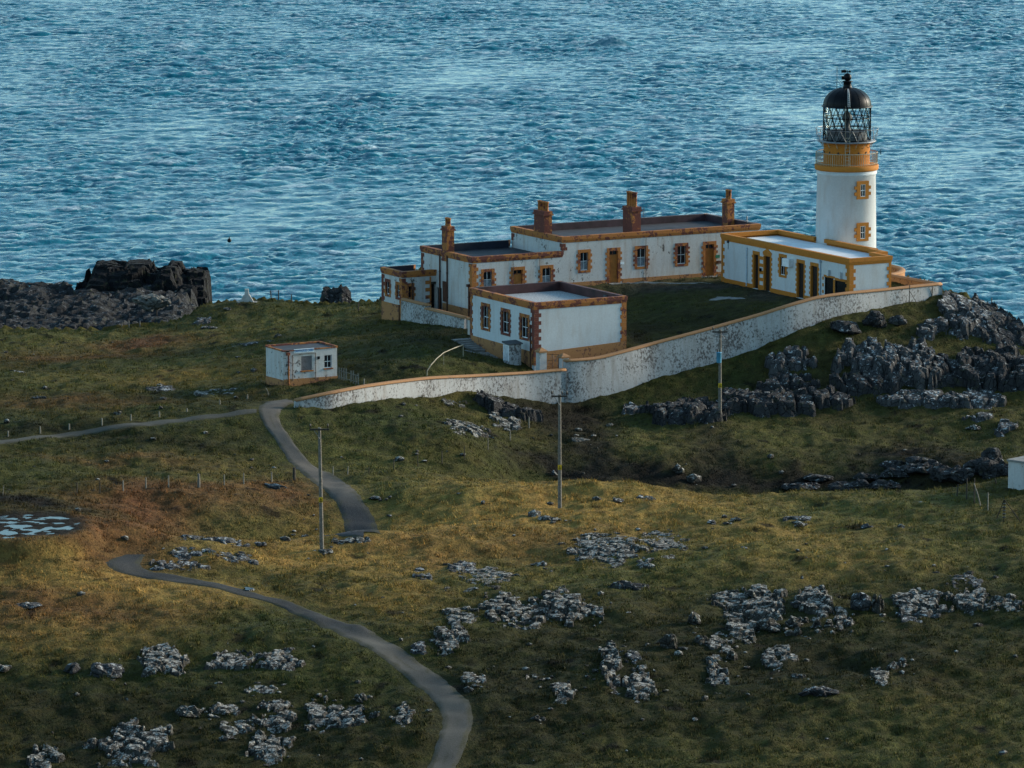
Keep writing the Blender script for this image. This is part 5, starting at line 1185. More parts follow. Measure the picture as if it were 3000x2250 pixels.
# ------------------------------------------------------------------ rocks
def ico(sub):
    bm_ = __import__('bmesh').new(); __import__('bmesh').ops.create_icosphere(bm_, subdivisions=sub, radius=1)
    V = np.array([v.co[:] for v in bm_.verts]); Fc = np.array([[v.index for v in f.verts] for f in bm_.faces]); bm_.free(); return V, Fc
ICO = {s: ico(s) for s in (4, 5)}
def rock_mesh(sx_, sy_, sz_, seed, sub=4, cell=.9, zs=1.0, crack=.16, flat=.0):
    V, Fc = ICO[sub]; V = V.copy(); R = np.random.default_rng(seed)
    for _ in range(14):                                              # facet the ball with random planes
        nrm = R.standard_normal(3); nrm /= np.linalg.norm(nrm); dcut = R.uniform(.58, .85); s = V @ nrm - dcut; V -= np.outer(np.maximum(s, 0) * .92, nrm)
    V /= np.abs(V).max(0) * .96 + .04; V[:, 2] = np.where(V[:, 2] > 0, V[:, 2], V[:, 2] * .6)
    P = V * np.array([sx_, sy_, sz_]); o = R.uniform(0, 90, 3); q = P + o
    f1, f2, cid = worley(q[:, 0] / cell, q[:, 1] / cell, q[:, 2] / cell / zs, seed)
    n_ = V / np.maximum(.2, np.linalg.norm(V, axis=1))[:, None]
    amp = min(sx_, sy_, sz_ * 1.4)
    d = (cid - .5) * .42 * amp * min(1, cell) - crack * cell * (1 - sstep(0, .17, f2 - f1)) + .13 * amp * fbm(q[:, 0] * 1.1, q[:, 1] * 1.1, q[:, 2] * 1.1, seed=seed, oct=3) + .05 * fbm(q[:, 0] * 4, q[:, 1] * 4, q[:, 2] * 4, seed=seed + 5, oct=3)
    return P + n_ * d[:, None] * np.array([1, 1, .8]), Fc
def rock(name, x0, x1, y0, y1, mat, label, cat='rock', seed=0, cell=.9, zs=1.0, low=1.0, sub=None, n=1, fn=None, Y=None, tall=1.0):
    cx_ = (x0 + x1) / 2; cy_ = y0 * .38 + y1 * .62; p = hit(cx_, cy_, fn or H0) if Y is None else atd(cx_, y1, Y)
    sc = p[1] / FOC; w_ = (x1 - x0) * sc; hh = (y1 - y0) * sc
    sx_ = w_ / 2; sy_ = min(max(w_ * .45, .3), 3.4); phi = .21
    sz_ = max(.22, (hh - 2 * sy_ * phi * .8) * .62 * low, hh * .30 * low) * tall
    big = sub or (5 if (x1 - x0) * (y1 - y0) > 9000 else 4)
    Vs, Fs, off = [], [], 0; R = np.random.default_rng(seed + 100)
    if n == 1: parts = [(0, 0, 0, 1.0, 1.0)]
    else:
        parts = []
        for i in range(n):
            t = (i + .5) / n * 2 - 1; parts.append((t * sx_ * .74 + R.uniform(-.1, .1) * sx_, R.uniform(-.75, .75) * sy_, 0, R.uniform(1.1, 1.7) / n ** .70, R.uniform(.75, 1.2)))
    for i, (ox, oy, oz, kx, kz) in enumerate(parts):
        V, Fc = rock_mesh(sx_ * kx, max(.25, sy_ * (kx if n > 1 else 1) * R.uniform(.8, 1.1)), sz_ * (1 if n == 1 else kz * .9), seed * 13 + i, big if n == 1 else 4, cell, zs)
        g = float((fn or H0)(np.array(p[0] + ox), np.array(p[1] + oy))) - p[2] if (Y is None and n > 1) else 0
        Vs.append(V + np.array([ox, oy, g + sz_ * (.12 if Y is None else .5)])); Fs.append(Fc + off); off += len(V)
    o = np_mesh(name, np.concatenate(Vs), np.concatenate(Fs), mat, False); o.location = p; tag(o, label, cat)
    return o
L1, L2, L3 = 'rock_lichen', 'rock_mid', 'rock_dark'
A = 'rock_outcrop'; B_ = 'boulder'
ROCKS = [
 # lower left, either side of the path
 (A, 400, 536, 1882, 1970, L1, 'pale lichen-crusted outcrop, leftmost of three across the lower left slope', 2), (A, 614, 732, 1889, 1957, L1, 'split pale outcrop between two others on the lower left slope', 3), (A, 749, 875, 1896, 1957, L1, 'pale twin-lobed outcrop nearest the path on the lower left slope', 2),
 (B_, 264, 356, 1936, 2001, L2, 'rounded grey boulder left of the three pale outcrops', 1), (B_, 190, 237, 1940, 1980, L2, 'small grey boulder left of the rounded one', 1), (A, -14, 36, 1943, 1975, L1, 'pale rock cut by the left edge of the photo, lower slope', 1),
 (A, 271, 471, 2103, 2225, L1, 'biggest lichen-mottled outcrop at the bottom left', 2), (A, 78, 173, 2170, 2255, L1, 'lichened rock in the bottom left corner beside a dark hollow', 2), (A, 515, 597, 2062, 2113, L1, 'dome-shaped lichened rock above the big bottom left outcrop', 1),
 (A, 746, 865, 2048, 2137, L1, 'tall layered outcrop in the centre of the bottom left cluster', 2), (A, 722, 848, 2140, 2218, L1, 'lower outcrop just beneath the layered centre one', 3), (A, 641, 736, 2106, 2150, L1, 'scattered pale rock left of the layered outcrop', 3), (A, 620, 692, 2045, 2096, L1, 'small group of pale rocks right of the dome-shaped one', 3),
 (A, 888, 1071, 2048, 2130, L1, 'long rocky ledge right of the layered outcrop', 5), (A, 1146, 1207, 2055, 2116, L1, 'pale rock pile close to the lowest bend of the path', 3), (A, 41, 125, 1763, 1787, L2, 'flat grey rock on the rusty slope at far left', 1), (A, 715, 810, 2004, 2031, L1, 'low pale stones above the layered outcrop', 4), (B_, 943, 964, 2038, 2070, L1, 'single round pale stone above the rocky ledge', 1), (B_, 1040, 1073, 2034, 2066, L1, 'single knobbly stone at the right of the rocky ledge', 1),
 # middle slope right of the path
 (A, 1680, 1873, 1556, 1644, L1, 'broad sheet of lichened bedrock on the middle slope', 5), (A, 1878, 2013, 1547, 1612, L1, 'flat lichened bedrock at the right shoulder of the broad sheet', 3), (A, 1864, 1923, 1626, 1658, L1, 'pair of pale lumps below the broad bedrock sheet', 2), (A, 1306, 1403, 1640, 1680, L2, 'grey upper ledge of the outcrop left of the middle slope', 3), (A, 1344, 1505, 1655, 1716, L1, 'lichened slab outcrop below the grey upper ledge', 3), (A, 1206, 1258, 1662, 1694, L2, 'small grey outcrop at the left of the slab outcrop', 2), (A, 1555, 1602, 1644, 1664, L1, 'small pale rock between slab outcrop and broad bedrock', 1),
 (A, 1306, 1394, 1766, 1829, L1, 'pale crumbling outcrop above the mid bend of the path', 3), (A, 1270, 1367, 1829, 1915, L1, 'tall pale outcrop beside the path, upslope side', 3), (A, 1202, 1256, 1875, 1915, L2, 'dark-hollowed rocks right at the path edge', 3), (A, 1417, 1588, 1735, 1825, L1, 'big stepped outcrop in the centre of the near slope', 4), (A, 1595, 1690, 1716, 1816, L1, 'twin upright rocks right of the big stepped outcrop', 3), (A, 1683, 1763, 1762, 1816, L1, 'two rounded pale rocks right of the twin uprights', 2),
 (A, 1760, 1817, 1879, 1997, L1, 'slanting column of pale rock on the near slope', 3), (A, 1828, 1932, 1951, 2037, L1, 'rounded lichened rocks right of the slanting column', 3), (A, 1814, 1873, 1893, 1938, L2, 'low stones above the rounded lichened rocks', 3), (B_, 1934, 1986, 1861, 1922, L1, 'single speckled boulder with a dark foot on the near slope', 1), (B_, 2013, 2052, 1791, 1852, L1, 'upright speckled stone above the single boulder', 1), (A, 1796, 1882, 1700, 1739, L3, 'low dark rock below the broad bedrock sheet', 2),
 (A, 1351, 1421, 1968, 1997, L1, 'loose pale rocks at the left of the eroded bank', 4), (A, 1527, 1575, 1960, 1994, L1, 'pale rocks in the middle of the eroded bank', 3), (A, 1620, 1679, 1992, 2051, L1, 'pale cluster below the eroded bank', 3), (A, 1367, 1403, 2006, 2026, L1, 'tiny pale rocks below the left of the eroded bank', 2), (B_, 1557, 1588, 2096, 2119, L1, 'lone small pale rock low on the near slope', 1), (A, 1577, 1640, 1516, 1527, L1, 'flat pale rock just below the ridge pole', 1), (B_, 1790, 1824, 1456, 1475, L2, 'grey stone near the top of the ochre ridge', 1), (A, 1862, 1918, 1453, 1467, L2, 'low flat rock right of the grey ridge stone', 2), (B_, 2072, 2106, 1524, 1540, L2, 'small brown-grey stone on the right of the ridge', 1),
 # right slope
 (B_, 2133, 2174, 1513, 1537, L1, 'rounded grey boulder on the ridge right of the brown stone', 1), (B_, 2523, 2559, 1534, 1556, L2, 'lone dark boulder on the open green slope at right', 1), (A, 2299, 2390, 1508, 1524, L2, 'low ribbon of rock on the green ridge', 3), (A, 2325, 2366, 1531, 1546, L1, 'small pale flat rock under the low ribbon', 1),
 (A, 2193, 2294, 1706, 1812, L1, 'largest dome of rock in the right-hand cluster', 2), (A, 2137, 2212, 1783, 1869, L1, 'knobbly rocks at lower left of the largest dome', 3), (A, 2215, 2289, 1812, 1866, L1, 'rock with a white lichen patch below the largest dome', 1), (A, 2084, 2154, 1850, 1898, L1, 'pale broken rocks at the left foot of the right-hand cluster', 3), (B_, 2301, 2350, 1802, 1850, L1, 'rounded rock at the right foot of the largest dome', 1), (A, 2305, 2348, 1842, 1879, L1, 'slanting pale slab below the rounded rock', 2), (A, 2360, 2441, 1698, 1797, L1, 'tall craggy outcrop right of the largest dome', 3), (A, 2318, 2362, 1755, 1798, L2, 'dark knob between the largest dome and the craggy outcrop', 1), (B_, 2378, 2409, 1812, 1848, L1, 'upright egg-shaped stone, left of a pair', 1), (B_, 2414, 2441, 1816, 1850, L1, 'upright egg-shaped stone, right of a pair', 1), (B_, 2345, 2374, 1805, 1836, L1, 'small leaning stone left of the egg-shaped pair', 1),
 (A, 2490, 2550, 1732, 1820, L2, 'smooth tapering rock in the middle of the right-hand slope', 1), (A, 2448, 2500, 1780, 1836, L1, 'broken columns at the foot of the tapering rock', 3), (A, 2555, 2586, 1749, 1822, L1, 'narrow stack of stones right of the tapering rock', 3), (A, 2632, 2774, 1725, 1795, L1, 'wide knobbly outcrop toward the right of the slope', 4), (A, 2650, 2735, 1785, 1818, L2, 'undercut lower lip of the wide knobbly outcrop', 4), (A, 2805, 2878, 1690, 1720, L2, 'flat dark rock above the far right outcrop', 2), (A, 2822, 2926, 1720, 1788, L1, 'far right lichened outcrop', 2), (A, 2926, 2993, 1739, 1783, L1, 'low rocks tailing off to the right frame edge', 3), (A, 2817, 2856, 1677, 1690, L1, 'small white-topped rock at upper far right', 1),
 (A, 2078, 2140, 1920, 2000, L1, 'lichened outcrop low on the right slope', 2), (A, 2126, 2164, 1903, 1952, L1, 'narrow rock leaning on the low lichened outcrop', 1), (A, 2246, 2340, 1896, 1947, L1, 'diagonal line of pale rocks under the right-hand cluster', 5), (B_, 2318, 2359, 1966, 2000, L1, 'pale block above the hollow rock', 2), (A, 2354, 2434, 2000, 2048, L3, 'dark hollow rock with a pale left side', 2), (A, 2564, 2612, 1939, 1998, L1, 'little pile of pale rocks, left of two on the lower right', 4), (A, 2622, 2656, 1927, 1968, L1, 'little pale rocks, right of two on the lower right', 2), (B_, 2036, 2070, 1860, 1898, L1, 'small speckled stone left of the broken rocks', 1), (A, 2101, 2188, 1725, 1778, L1, 'scatter of pale blocks at upper left of the largest dome', 4),
 # crags below the tower
 (A, 2433, 2520, 933, 990, L3, 'smooth dark boulder under the wall, left of three', 1), (A, 2524, 2592, 915, 978, L3, 'dark boulder under the wall, middle of three', 1), (A, 2598, 2661, 918, 965, L2, 'dark boulder under the wall, right of three', 1), (A, 2708, 2770, 918, 966, L2, 'pale-capped crag on the headland grass', 2), (A, 2771, 2850, 890, 983, L2, 'blocky headland crag with rounded tops', 3),
 (A, 2267, 2383, 1016, 1085, L2, 'long sloping outcrop right of the transformer pole', 3), (A, 2242, 2386, 1085, 1140, L3, 'dark cliff step below the long sloping outcrop', 3), (A, 2459, 2620, 994, 1085, L2, 'big jointed crag, upper left of the cliff band', 4), (A, 2466, 2614, 1085, 1150, L3, 'dark blocky base of the cliff band', 4), (A, 2614, 2737, 990, 1128, L2, 'tall jointed cliff face in the centre of the crags', 4), (A, 2733, 2831, 1045, 1128, L3, 'dark overhanging cliff right of the tall face', 3), (A, 2820, 2945, 1019, 1133, L3, 'shadowy columnar cliff toward the right edge', 4), (A, 2925, 3030, 990, 1137, L3, 'columnar cliff cut by the right edge', 3), (A, 2782, 2905, 865, 972, L2, 'seaward crag at the corner of the headland', 4), (A, 2892, 3005, 890, 1000, L3, 'stepped seaward rocks falling to the water at right', 4),
 (A, 2407, 2495, 1129, 1197, L3, 'lichen-topped dark rocks at the foot of the crags', 3), (A, 2200, 2386, 1137, 1209, L3, 'low dark rock bank right of the transformer pole foot', 5), (A, 2592, 2803, 1142, 1186, L2, 'low rock ledge along the grass under the cliffs', 6), (A, 2803, 2940, 1137, 1190, L2, 'rounded ledge of rock at the right end under the cliffs', 4), (A, 2690, 2740, 940, 990, L2, 'small crag below the pale-capped one', 2),
 (A, 2301, 2460, 1414, 1447, L3, 'wet black boulders at the left of the gully', 4), (A, 2455, 2601, 1406, 1448, L3, 'wet black boulders in the middle of the gully', 4), (A, 2575, 2748, 1385, 1433, L3, 'row of big dark boulders at the right of the gully', 4), (A, 2600, 2700, 1352, 1392, L3, 'dark rock step above the gully row', 3), (A, 2744, 2833, 1361, 1424, L3, 'large smooth dark boulders left of the shed', 2), (A, 2833, 2955, 1344, 1407, L3, 'black rock bank directly left of the shed', 4), (A, 2921, 2985, 1226, 1270, L2, 'grey outcrop on the grass above the shed', 2), (A, 2824, 2904, 1211, 1234, L2, 'low stones left of the grey outcrop above the shed', 4), (A, 2835, 2872, 1248, 1262, L1, 'small pale stones above the gully', 3),
 # below the wall
 (A, 1399, 1557, 1149, 1216, L3, 'dark bedrock bulging at the foot of the lower wall', 3), (A, 1297, 1358, 1169, 1189, L1, 'small white-spotted ledge below the lower wall', 2), (A, 1300, 1426, 1207, 1262, L1, 'white-spotted outcrop in the grass below the lower wall', 4), (A, 1431, 1521, 1203, 1248, L1, 'white-streaked rocks under the dark bedrock bulge', 4), (A, 1919, 2104, 1158, 1234, L3, 'dark speckled rock face left of the transformer pole', 4), (A, 2109, 2250, 1135, 1207, L3, 'dark speckled rock face behind the transformer pole foot', 4), (A, 1824, 1883, 1176, 1207, L2, 'small speckled rocks left of the dark rock face', 3), (A, 1675, 1729, 1282, 1298, 'rock_smooth', 'flat grey slab lying in the dark peat below the wall', 1), (B_, 1973, 2005, 1361, 1397, L1, 'white-mottled boulder on the dark slope by the gully', 2), (B_, 1612, 1632, 1376, 1398, L2, 'small rock at the ridge edge by the pole', 1), (B_, 1774, 1800, 1242, 1252, 'rock_smooth', 'flat white stone on the grass below the wall', 1),
 # far left grass
 (A, 555, 680, 1112, 1156, L1, 'biggest pale outcrop on the grass left of the hut', 4), (A, 423, 512, 1125, 1143, L2, 'low grey outcrop left of the biggest one near the hut', 4), (A, 30, 80, 1070, 1088, L2, 'low dark rock on the far left grass', 2), (A, 686, 796, 968, 1003, L2, 'ragged line of rocks on the slope behind the hut', 5), (A, 567, 617, 926, 949, L2, 'grey rocks on the far grass near the boulder', 3), (A, 599, 637, 951, 968, L1, 'pale rock on the far grass below the beacon', 2), (A, 94, 139, 1162, 1172, L2, 'thin grey rock above the track at left', 2), (B_, 333, 358, 1207, 1217, L1, 'white stone beside the track posts', 1), (B_, 462, 481, 1192, 1201, L1, 'small white stone above the track', 1), (B_, 10, 28, 1232, 1242, L1, 'white stone at the left end above the track', 1), (A, 393, 502, 854, 916, 'rock_smooth', 'large smooth grey-brown boulder at the shore edge', 1), (A, 408, 457, 919, 949, L2, 'grey rocks below the large smooth boulder', 3), (A, 655, 680, 899, 912, 'rock_smooth', 'pale block on the far grass left of the beacon', 1), (A, 735, 765, 852, 874, L3, 'dark rock beside the beacon', 2),
 (A, 542, 723, 1566, 1586, L2, 'long low ledge on top of the mound', 5), (A, 497, 582, 1597, 1630, L2, 'grey rock shelf on the near side of the mound', 3), (B_, 735, 780, 1584, 1606, L2, 'squat grey rock on the mound left of the pole', 1), (A, 430, 600, 1640, 1668, L2, 'pale rock strip along the far side of the path bend', 6), (A, 590, 752, 1616, 1640, L2, 'pale rock strip running up the mound toward the pole', 6), (A, 960, 1085, 1577, 1593, L1, 'flat pale rocks right of the moorland pole', 4), (B_, 1080, 1119, 1451, 1466, L1, 'white rock on the grass right of the path', 1), (A, 932, 978, 1611, 1622, L1, 'flat pale rock at the foot of the moorland pole', 1), (A, 880, 905, 1566, 1578, L1, 'little pale rock behind the moorland pole', 1)]
def outcrop(x0, x1, y0, y1, mat, label, seed, cliff=False, flat=False):
    """bedrock breaking through the turf: a patch of jointed blocks bedded in the slope"""
    cx_ = (x0 + x1) / 2; pf, pt = hit(cx_, y1), hit(cx_, y0); sc = pf[1] / FOC; w_ = (x1 - x0) * sc; gap = min(max(.5, pt[1] - pf[1]), (y1 - y0) * sc / .2)
    k_ = .90 if flat else (.68 if cliff else .76); dep = min(max(.5, gap * k_), 9.); rise = max(.16, (pt[2] - pf[2]) * (1 - k_) + gap * .145 * (1 - k_)) * (1.0 if flat else (1.12 if cliff else .88)); rise = min(rise, .85 if y0 < 900 else (1.1 if y0 < 1010 else 1.7))
    st = .15; n1 = int(w_ * 1.2 / st) + 3; n2 = int(dep * 1.3 / st) + 3
    x, y, f = grid_mesh(np.linspace(-w_ * .6, w_ * .6, n1), np.linspace(-dep * .15, dep * 1.15, n2)); X, Y = x + pf[0], y + pf[1]; g = H0(X, Y)
    wx, wy = X + .35 * fbm(X / 1.1, Y / 1.1, seed=seed, oct=3), Y + .35 * fbm(X / 1.1, Y / 1.1, seed=seed + 1, oct=3)
    cs = (1.2 if cliff else .95) + .35 * ((seed * 7) % 5) / 5; sk = .45 * (1 if seed % 3 else -1)
    f1, f2, cid = worley((wx + sk * wy * .4) / cs, wy / cs / (1.7 if cliff else 1.1), np.full(x.shape, .5 + seed), seed)
    g1, g2, cid2 = worley(wx / cs * 2.3, wy / cs * 2.0, np.full(x.shape, .2 + seed), seed + 50)
    t = y / dep + .16 * (cid - .5); e = (.80 if not cliff else .92) - (x / (w_ * .5)) ** 2 * (1 if not cliff else .85) - ((t - .5) * 1.75) ** 2 * .85 + (1.05 if not cliff else 1.15) * fbm(X / (1.2 if not cliff else 1.9), Y / (1.4 if not cliff else 2.0), seed=seed + 2, oct=4) + .45 * (cid - .5)
    on = sstep(-.02, .16, e); pr = (.35 * sstep(-.02, .10, t) + .65 * sstep(.0, .42, t)) if not cliff else sstep(-.02, .16, t)
    pr = pr * (1 - (.55 if not cliff else .35) * np.clip(t, 0, 1.2))
    b = rise * pr * (.70 + .65 * cid + .20 * (cid2 - .5)) + .07 * rise * fbm(X / .5, Y / .5, seed=seed + 3, oct=4) + .02 * fbm(X / .28, Y / .28, seed=seed + 4, oct=2)
    b -= (.45 * rise + .10) * (1 - sstep(0, .15, f2 - f1)) + .07 * rise * (1 - sstep(0, .14, g2 - g1))
    z = g - .35 + (np.maximum(b, -.05) + .35) * on
    o = np_mesh('rock_outcrop', np.stack([x, y, z - pf[2]], 1), f, mat, False); o.location = pf; return tag(o, label, 'rock')
for i, (nm, x0, x1, y0, y1, mt, lb, n_) in enumerate(ROCKS):
    if nm == A and n_ > 1 and (x1 - x0) > 45 and (mt != L3 or y0 < 1340):
        kx_ = .19 if (y0 > 1680 and x0 > 2050) else .11; dx_, dy_ = (x1 - x0) * kx_, (y1 - y0) * (kx_ + .02); cl_ = mt in (L2, L3) and y0 < 1240 and x0 > 1380
        outcrop(x0 - dx_, x1 + dx_, y0 - dy_, y1 + dy_, mt, lb, i + 1, cl_, flat='flat' in lb or 'broad sheet' in lb or 'strip' in lb or 'slab outcrop' in lb); continue
    if mt == L3 and 1340 < y0 < 1450: y0 -= (y1 - y0) * .35; x0 -= 6; x1 += 6
    dx_, dy_ = (x1 - x0) * .06, (y1 - y0) * .08; x0 -= dx_; x1 += dx_; y0 -= dy_
    rock(nm, x0, x1, y0, y1, mt, lb, 'rock' if nm == A else 'boulder', seed=i + 1, n=n_, cell=.8)
# sea stacks and shore platform
rock('sea_stack', 930, 1036, 826, 912, 'rock_dark', 'small dark rock stack rising beyond the grass left of the annexe', 'rock', 901, 1.2, 1.5, n=1, Y=432, tall=1.25)
def shelf_h(x, y):
    lvl = -21.4 + .7 * fbm(x / 14, y / 16, seed=201, oct=3); st = fbm(x / 4.2, y / 6.5, seed=211, oct=4)
    z = lvl + .9 * np.round(st * 2.5) / 2.5 + .5 * np.abs(fbm(x / 1.5, y / 1.8, seed=221, oct=4)) + .35 * np.round(2.5 * fbm(x / 1.1, y / 1.6, seed=225, oct=3)) / 2.5 + .012 * (y - 520)
    return z
sp = [atz(px, py, z)[:2] for px, py, z in ((-700, 812, -20), (-200, 812, -20), (0, 815, -20), (45, 812, -20), (70, 822, -20), (130, 815, -20), (190, 835, -20.5), (300, 850, -21), (450, 866, -22), (540, 874, -23), (585, 890, -23.5), (560, 940, -24), (520, 1020, -23), (0, 1120, -21), (-700, 1120, -21))]
SHP = np.array(sp); shx, shy, shf = grid_mesh(np.arange(SHP[:, 0].min() - 4, SHP[:, 0].max() + 6, .45), np.arange(SHP[:, 1].min() - 4, SHP[:, 1].max() + 8, .45))
sd = poly_dist(shx, shy, SHP) + 1.6 * fbm(shx / 3, shy / 3, seed=231, oct=3); shz = shelf_h(shx, shy) - np.where(sd < 0, np.minimum(12, -sd * 1.6 + 1.0 * sstep(0, 1, -sd)), 0)
tag(np_mesh('rock_platform', np.stack([shx, shy, np.maximum(shz, SEA_Z - 5)], 1), shf, 'rock_shore', False), 'broad dark broken rock platform below the grass at the left shore', 'rock platform')
# big black stack: stepped blocks fused into one craggy mass
def stack(name, prof, py_b, zb, depth, mat, label, seed):
    b0 = atz((prof[0][0] + prof[-1][0]) / 2, py_b, zb); sc = b0[1] / FOC; X0 = (prof[0][0] - 1500) * sc; X1 = (prof[-1][0] - 1500) * sc
    nx, ny = int((X1 - X0) / .2) + 2, int(depth / .2) + 2; ax = np.linspace(X0 - .6, X1 + .6, nx); ay = np.linspace(-depth * .5, depth * .5, ny)
    x, y, f = grid_mesh(ax, ay); pxx = x / sc + 1500 + 5 * fbm(x / 1.2, y / 1.2, seed=seed)
    f1, f2, cid = worley((x + .3 * fbm(x, y, seed=seed + 7, oct=2)) / 1.7, y / 1.7, np.full(x.shape, .5), seed); hh = np.interp(pxx + 26 * (cid - .5), [q[0] for q in prof], [(py_b - q[1]) * sc * 1.02 for q in prof]); e = np.minimum(np.minimum(x - X0, X1 - x), np.minimum(y + depth * .42, depth * .5 - y)) + .5 * fbm(x / 1.5, y / 1.5, seed=seed + 3, oct=3)
    yc = (y + depth * .5) / depth; terr = np.clip(.38 + .62 * yc / .45 + .3 * (cid - .5), .2, 1)
    z = hh * terr - .25 * (1 - sstep(0, .12, f2 - f1)) + .5 * (cid - .5) * (terr < 1) + .12 * fbm(x / .8, y / .8, seed=seed + 9, oct=3); z = .65 * z + .35 * np.round(z * 1.5 + .5 * fbm(x / 3, y / 3, seed=seed + 11, oct=2)) / 1.5; z = z * sstep(0, .2, e) - 3 * sstep(.1, -.4, e)
    o = np_mesh(name, np.stack([x, y, z], 1), f, mat, False); o.location = (0, b0[1], zb); tag(o, label, 'rock'); return o
stack('sea_stack', [(205, 838), (215, 840), (240, 830), (248, 800), (258, 782), (275, 778), (300, 775), (318, 782), (345, 786), (352, 776), (385, 775), (428, 774), (436, 800), (455, 803), (472, 790), (480, 779), (512, 782), (520, 806), (532, 812), (538, 800), (560, 799), (596, 803), (604, 815), (606, 850)], 893, -23.0, 11., 'rock_black', 'big black blocky sea stack standing on the rock platform at left', 301)
rock('sea_stack', -20, 70, 806, 832, 'rock_dark', 'low black reef at the far left edge of the platform', 'rock', 905, 1.6, n=3, Y=575)
rock('sea_stack', 80, 200, 812, 842, 'rock_dark', 'low black reef between the left edge and the big stack', 'rock', 907, 1.6, n=4, Y=570)

# loose stones: gravel-like litter nobody could count
R = np.random.default_rng(11); V0, F0_ = ico(1); Vs, Fs, off = [], [], 0
cl = [(px, py, 26) for (nm, x0, x1, y0, y1, mt, lb, n_) in ROCKS if mt == L1 and y0 > 1400 for px, py in (((x0 + x1) / 2, y1 * .7 + y0 * .3),)] + [(1400, 1985, 60), (1560, 1980, 60), (1650, 1960, 40), (2100, 1760, 50), (2280, 1880, 60), (2450, 1820, 50), (780, 2110, 60), (960, 2100, 50), (1280, 1870, 25), (1100, 1520, 14), (1080, 1490, 14), (2600, 1990, 30)]
spots = [hit(px + R.normal(0, sp_ * 1.6), py + R.normal(0, sp_ * .55)) for px, py, sp_ in cl for _ in range(4)]
for px in R.uniform(0, 3000, 230): spots.append(hit(px, R.choice([R.uniform(1450, 2240), R.uniform(980, 1450)])))
spots = [p for p in spots if road_mask(p[0:1], p[1:2])[0] < .1 and poly_dist(p[0:1], p[1:2], COAST)[0] > 1 and not (p[1] > 352 and -16 < p[0] < 36 and p[1] > 362)]
for p in spots:
    s = R.lognormal(-2.1, .5); V = V0 * np.array([s * R.uniform(.8, 1.7), s * R.uniform(.7, 1.2), s * R.uniform(.5, .9)]) * (1 + .25 * R.standard_normal((len(V0), 1)) * .5); t = R.uniform(0, 6.28)
    V = np.c_[V[:, 0] * math.cos(t) - V[:, 1] * math.sin(t), V[:, 0] * math.sin(t) + V[:, 1] * math.cos(t), V[:, 2] + s * .15]
    Vs.append(V + p); Fs.append(F0_ + off); off += len(V)
tag(np_mesh('loose_stones', np.concatenate(Vs), np.concatenate(Fs), 'rock_lichen', False), kind='stuff')

# ------------------------------------------------------------------ grass blades over the moor
R = np.random.default_rng(23); NG = 210000
gy_ = np.sqrt(R.uniform(256. ** 2, 424. ** 2, NG)); gy_ = 256 + (424 - 256) * R.uniform(0, 1, NG) ** 1.15
gx_ = R.uniform(-1, 1, NG) * (gy_ * .1125 + 3)
keep = (road_mask(gx_, gy_) < .25) & (poly_dist(gx_, gy_, COAST) > .3) & (pool_mask(gx_, gy_) < .4)
for fr, x0, x1, y0, y1 in ((HOUSE, 0, LX, 0, WY), (HOUSE, LWX, 0, 0, 9), (HOUSE, AX0, LWX, AY0, AY1), (OUTB, 0, OX, 0, OY), (ENG, 0, EX, 0, EY), (CAB, 0, KX, 0, KY)):
    a = (gx_ - fr.o[0]) * fr.u[0] + (gy_ - fr.o[1]) * fr.u[1]; b_ = (gx_ - fr.o[0]) * fr.w[0] + (gy_ - fr.o[1]) * fr.w[1]
    keep &= ~((a > x0 - .15) & (a < x1 + .15) & (b_ > y0 - .15) & (b_ < y1 + .15))
keep &= fbm(gx_ / 1.4, gy_ / 1.8, seed=301, oct=3) > -.25
gx_, gy_ = gx_[keep], gy_[keep]; gz_ = H(gx_, gy_); gc = ground_col(gx_, gy_); ng = len(gx_)
tuft = np.clip(.55 + 1.2 * fbm(gx_ / 1.9, gy_ / 2.2, seed=311, oct=3), .2, 1.8) * np.where(np.hypot((gx_ - 14) / 1.3, gy_ - 390) < 14, .6, 1)
BL = 4; hts = np.repeat(.21 * tuft * R.uniform(.6, 1.4, ng), BL) * R.uniform(.7, 1.2, ng * BL); th = R.uniform(0, 2 * np.pi, ng * BL); ln = R.uniform(.25, .95, ng * BL)
bx_ = np.repeat(gx_, BL) + R.normal(0, .06, ng * BL); by_ = np.repeat(gy_, BL) + R.normal(0, .06, ng * BL); bz_ = np.repeat(gz_, BL)
wd_ = R.uniform(.012, .030, ng * BL); c_, s_ = np.cos(th), np.sin(th)
v1 = np.stack([bx_ - s_ * wd_, by_ + c_ * wd_, bz_ - .03], 1); v2 = np.stack([bx_ + s_ * wd_, by_ - c_ * wd_, bz_ - .03], 1); v3 = np.stack([bx_ + c_ * hts * ln, by_ + s_ * hts * ln, bz_ + hts], 1)
GV = np.stack([v1, v2, v3], 1).reshape(-1, 3); GF = np.arange(len(GV)).reshape(-1, 3)
cc = np.repeat(gc, BL, 0) * R.uniform(.75, 1.75, (ng * BL, 1)); straw = (R.uniform(0, 1, ng * BL) < .16)[:, None]; cc = np.where(straw, cc * np.array([1.7, 1.35, 1.0]), cc)
tag(np_mesh('grass', GV, GF, 'grass_blades', False, {'cover': np.repeat(cc, 3, 0)}), kind='stuff')

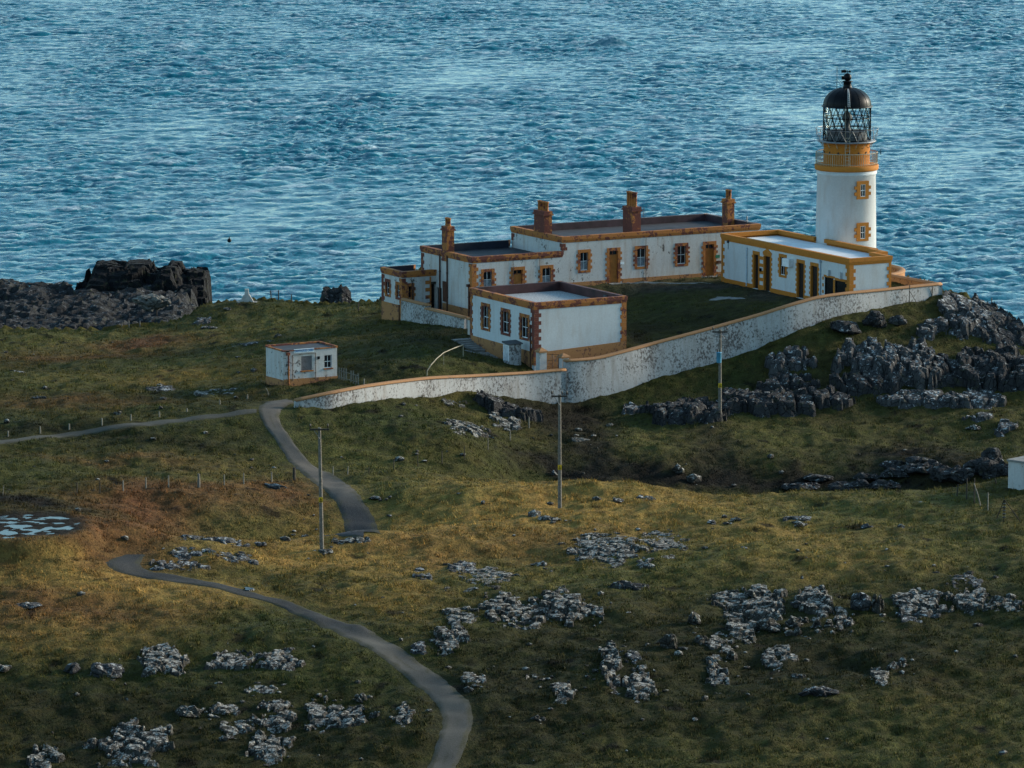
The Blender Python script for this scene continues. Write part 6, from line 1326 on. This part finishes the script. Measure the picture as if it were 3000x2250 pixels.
# ------------------------------------------------------------------ light, sky, camera
SUN_AZ, SUN_EL = math.radians(66), math.radians(16)
w = bpy.data.worlds.new("World"); S.world = w; w.use_nodes = True
nt = w.node_tree; nt.nodes.clear()
sky = nt.nodes.new('ShaderNodeTexSky'); sky.sky_type = 'NISHITA'; sky.sun_disc = False
sky.sun_elevation = SUN_EL; sky.sun_rotation = SUN_AZ; sky.air_density = 1.0; sky.dust_density = .6; sky.ozone_density = 1.6
bg = nt.nodes.new('ShaderNodeBackground'); bg.inputs[1].default_value = .10
wo = nt.nodes.new('ShaderNodeOutputWorld'); bw = nt.nodes.new('ShaderNodeRGBToBW'); nt.links.new(sky.outputs[0], bw.inputs[0])          # thin high cloud veils the blue
veil = nt.nodes.new('ShaderNodeMix'); veil.data_type = 'RGBA'; veil.blend_type = 'MULTIPLY'; veil.inputs[0].default_value = 1; nt.links.new(bw.outputs[0], veil.inputs[6]); veil.inputs[7].default_value = (.88, 1.03, 1.06, 1)
vm = nt.nodes.new('ShaderNodeMix'); vm.data_type = 'RGBA'; vm.inputs[0].default_value = .30; nt.links.new(sky.outputs[0], vm.inputs[6]); nt.links.new(veil.outputs[2], vm.inputs[7])
tn = nt.nodes.new('ShaderNodeMix'); tn.data_type = 'RGBA'; tn.blend_type = 'MULTIPLY'; tn.inputs[0].default_value = 1; nt.links.new(vm.outputs[2], tn.inputs[6]); tn.inputs[7].default_value = (.76, 1.0, 1.05, 1)
nt.links.new(tn.outputs[2], bg.inputs[0]); nt.links.new(bg.outputs[0], wo.inputs[0])
sl = bpy.data.lights.new('sun', 'SUN'); sl.energy = 2.2; sl.angle = math.radians(12); sl.color = (1, .86, .70)
so = bpy.data.objects.new('sun', sl); COL.objects.link(so)
dv = Vector((-math.sin(SUN_AZ) * math.cos(SUN_EL), -math.cos(SUN_AZ) * math.cos(SUN_EL), -math.sin(SUN_EL)))
so.rotation_euler = dv.to_track_quat('-Z', 'Y').to_euler(); so.location = (60, 420, 80)
cam = bpy.data.cameras.new('camera'); co = bpy.data.objects.new('camera', cam); COL.objects.link(co)
cam.sensor_fit = 'HORIZONTAL'; cam.sensor_width = 36; cam.lens = FOC / 3000 * 36; cam.clip_start = 1; cam.clip_end = 30000
co.location = (0, 0, CAM_H); co.rotation_euler = (math.pi / 2 - PITCH, 0, 0); S.camera = co
S.view_settings.view_transform = 'Standard'; S.view_settings.look = 'None'; S.view_settings.gamma = 1; S.view_settings.exposure = 1.55
S.cycles.max_bounces = 6; S.cycles.transparent_max_bounces = 8
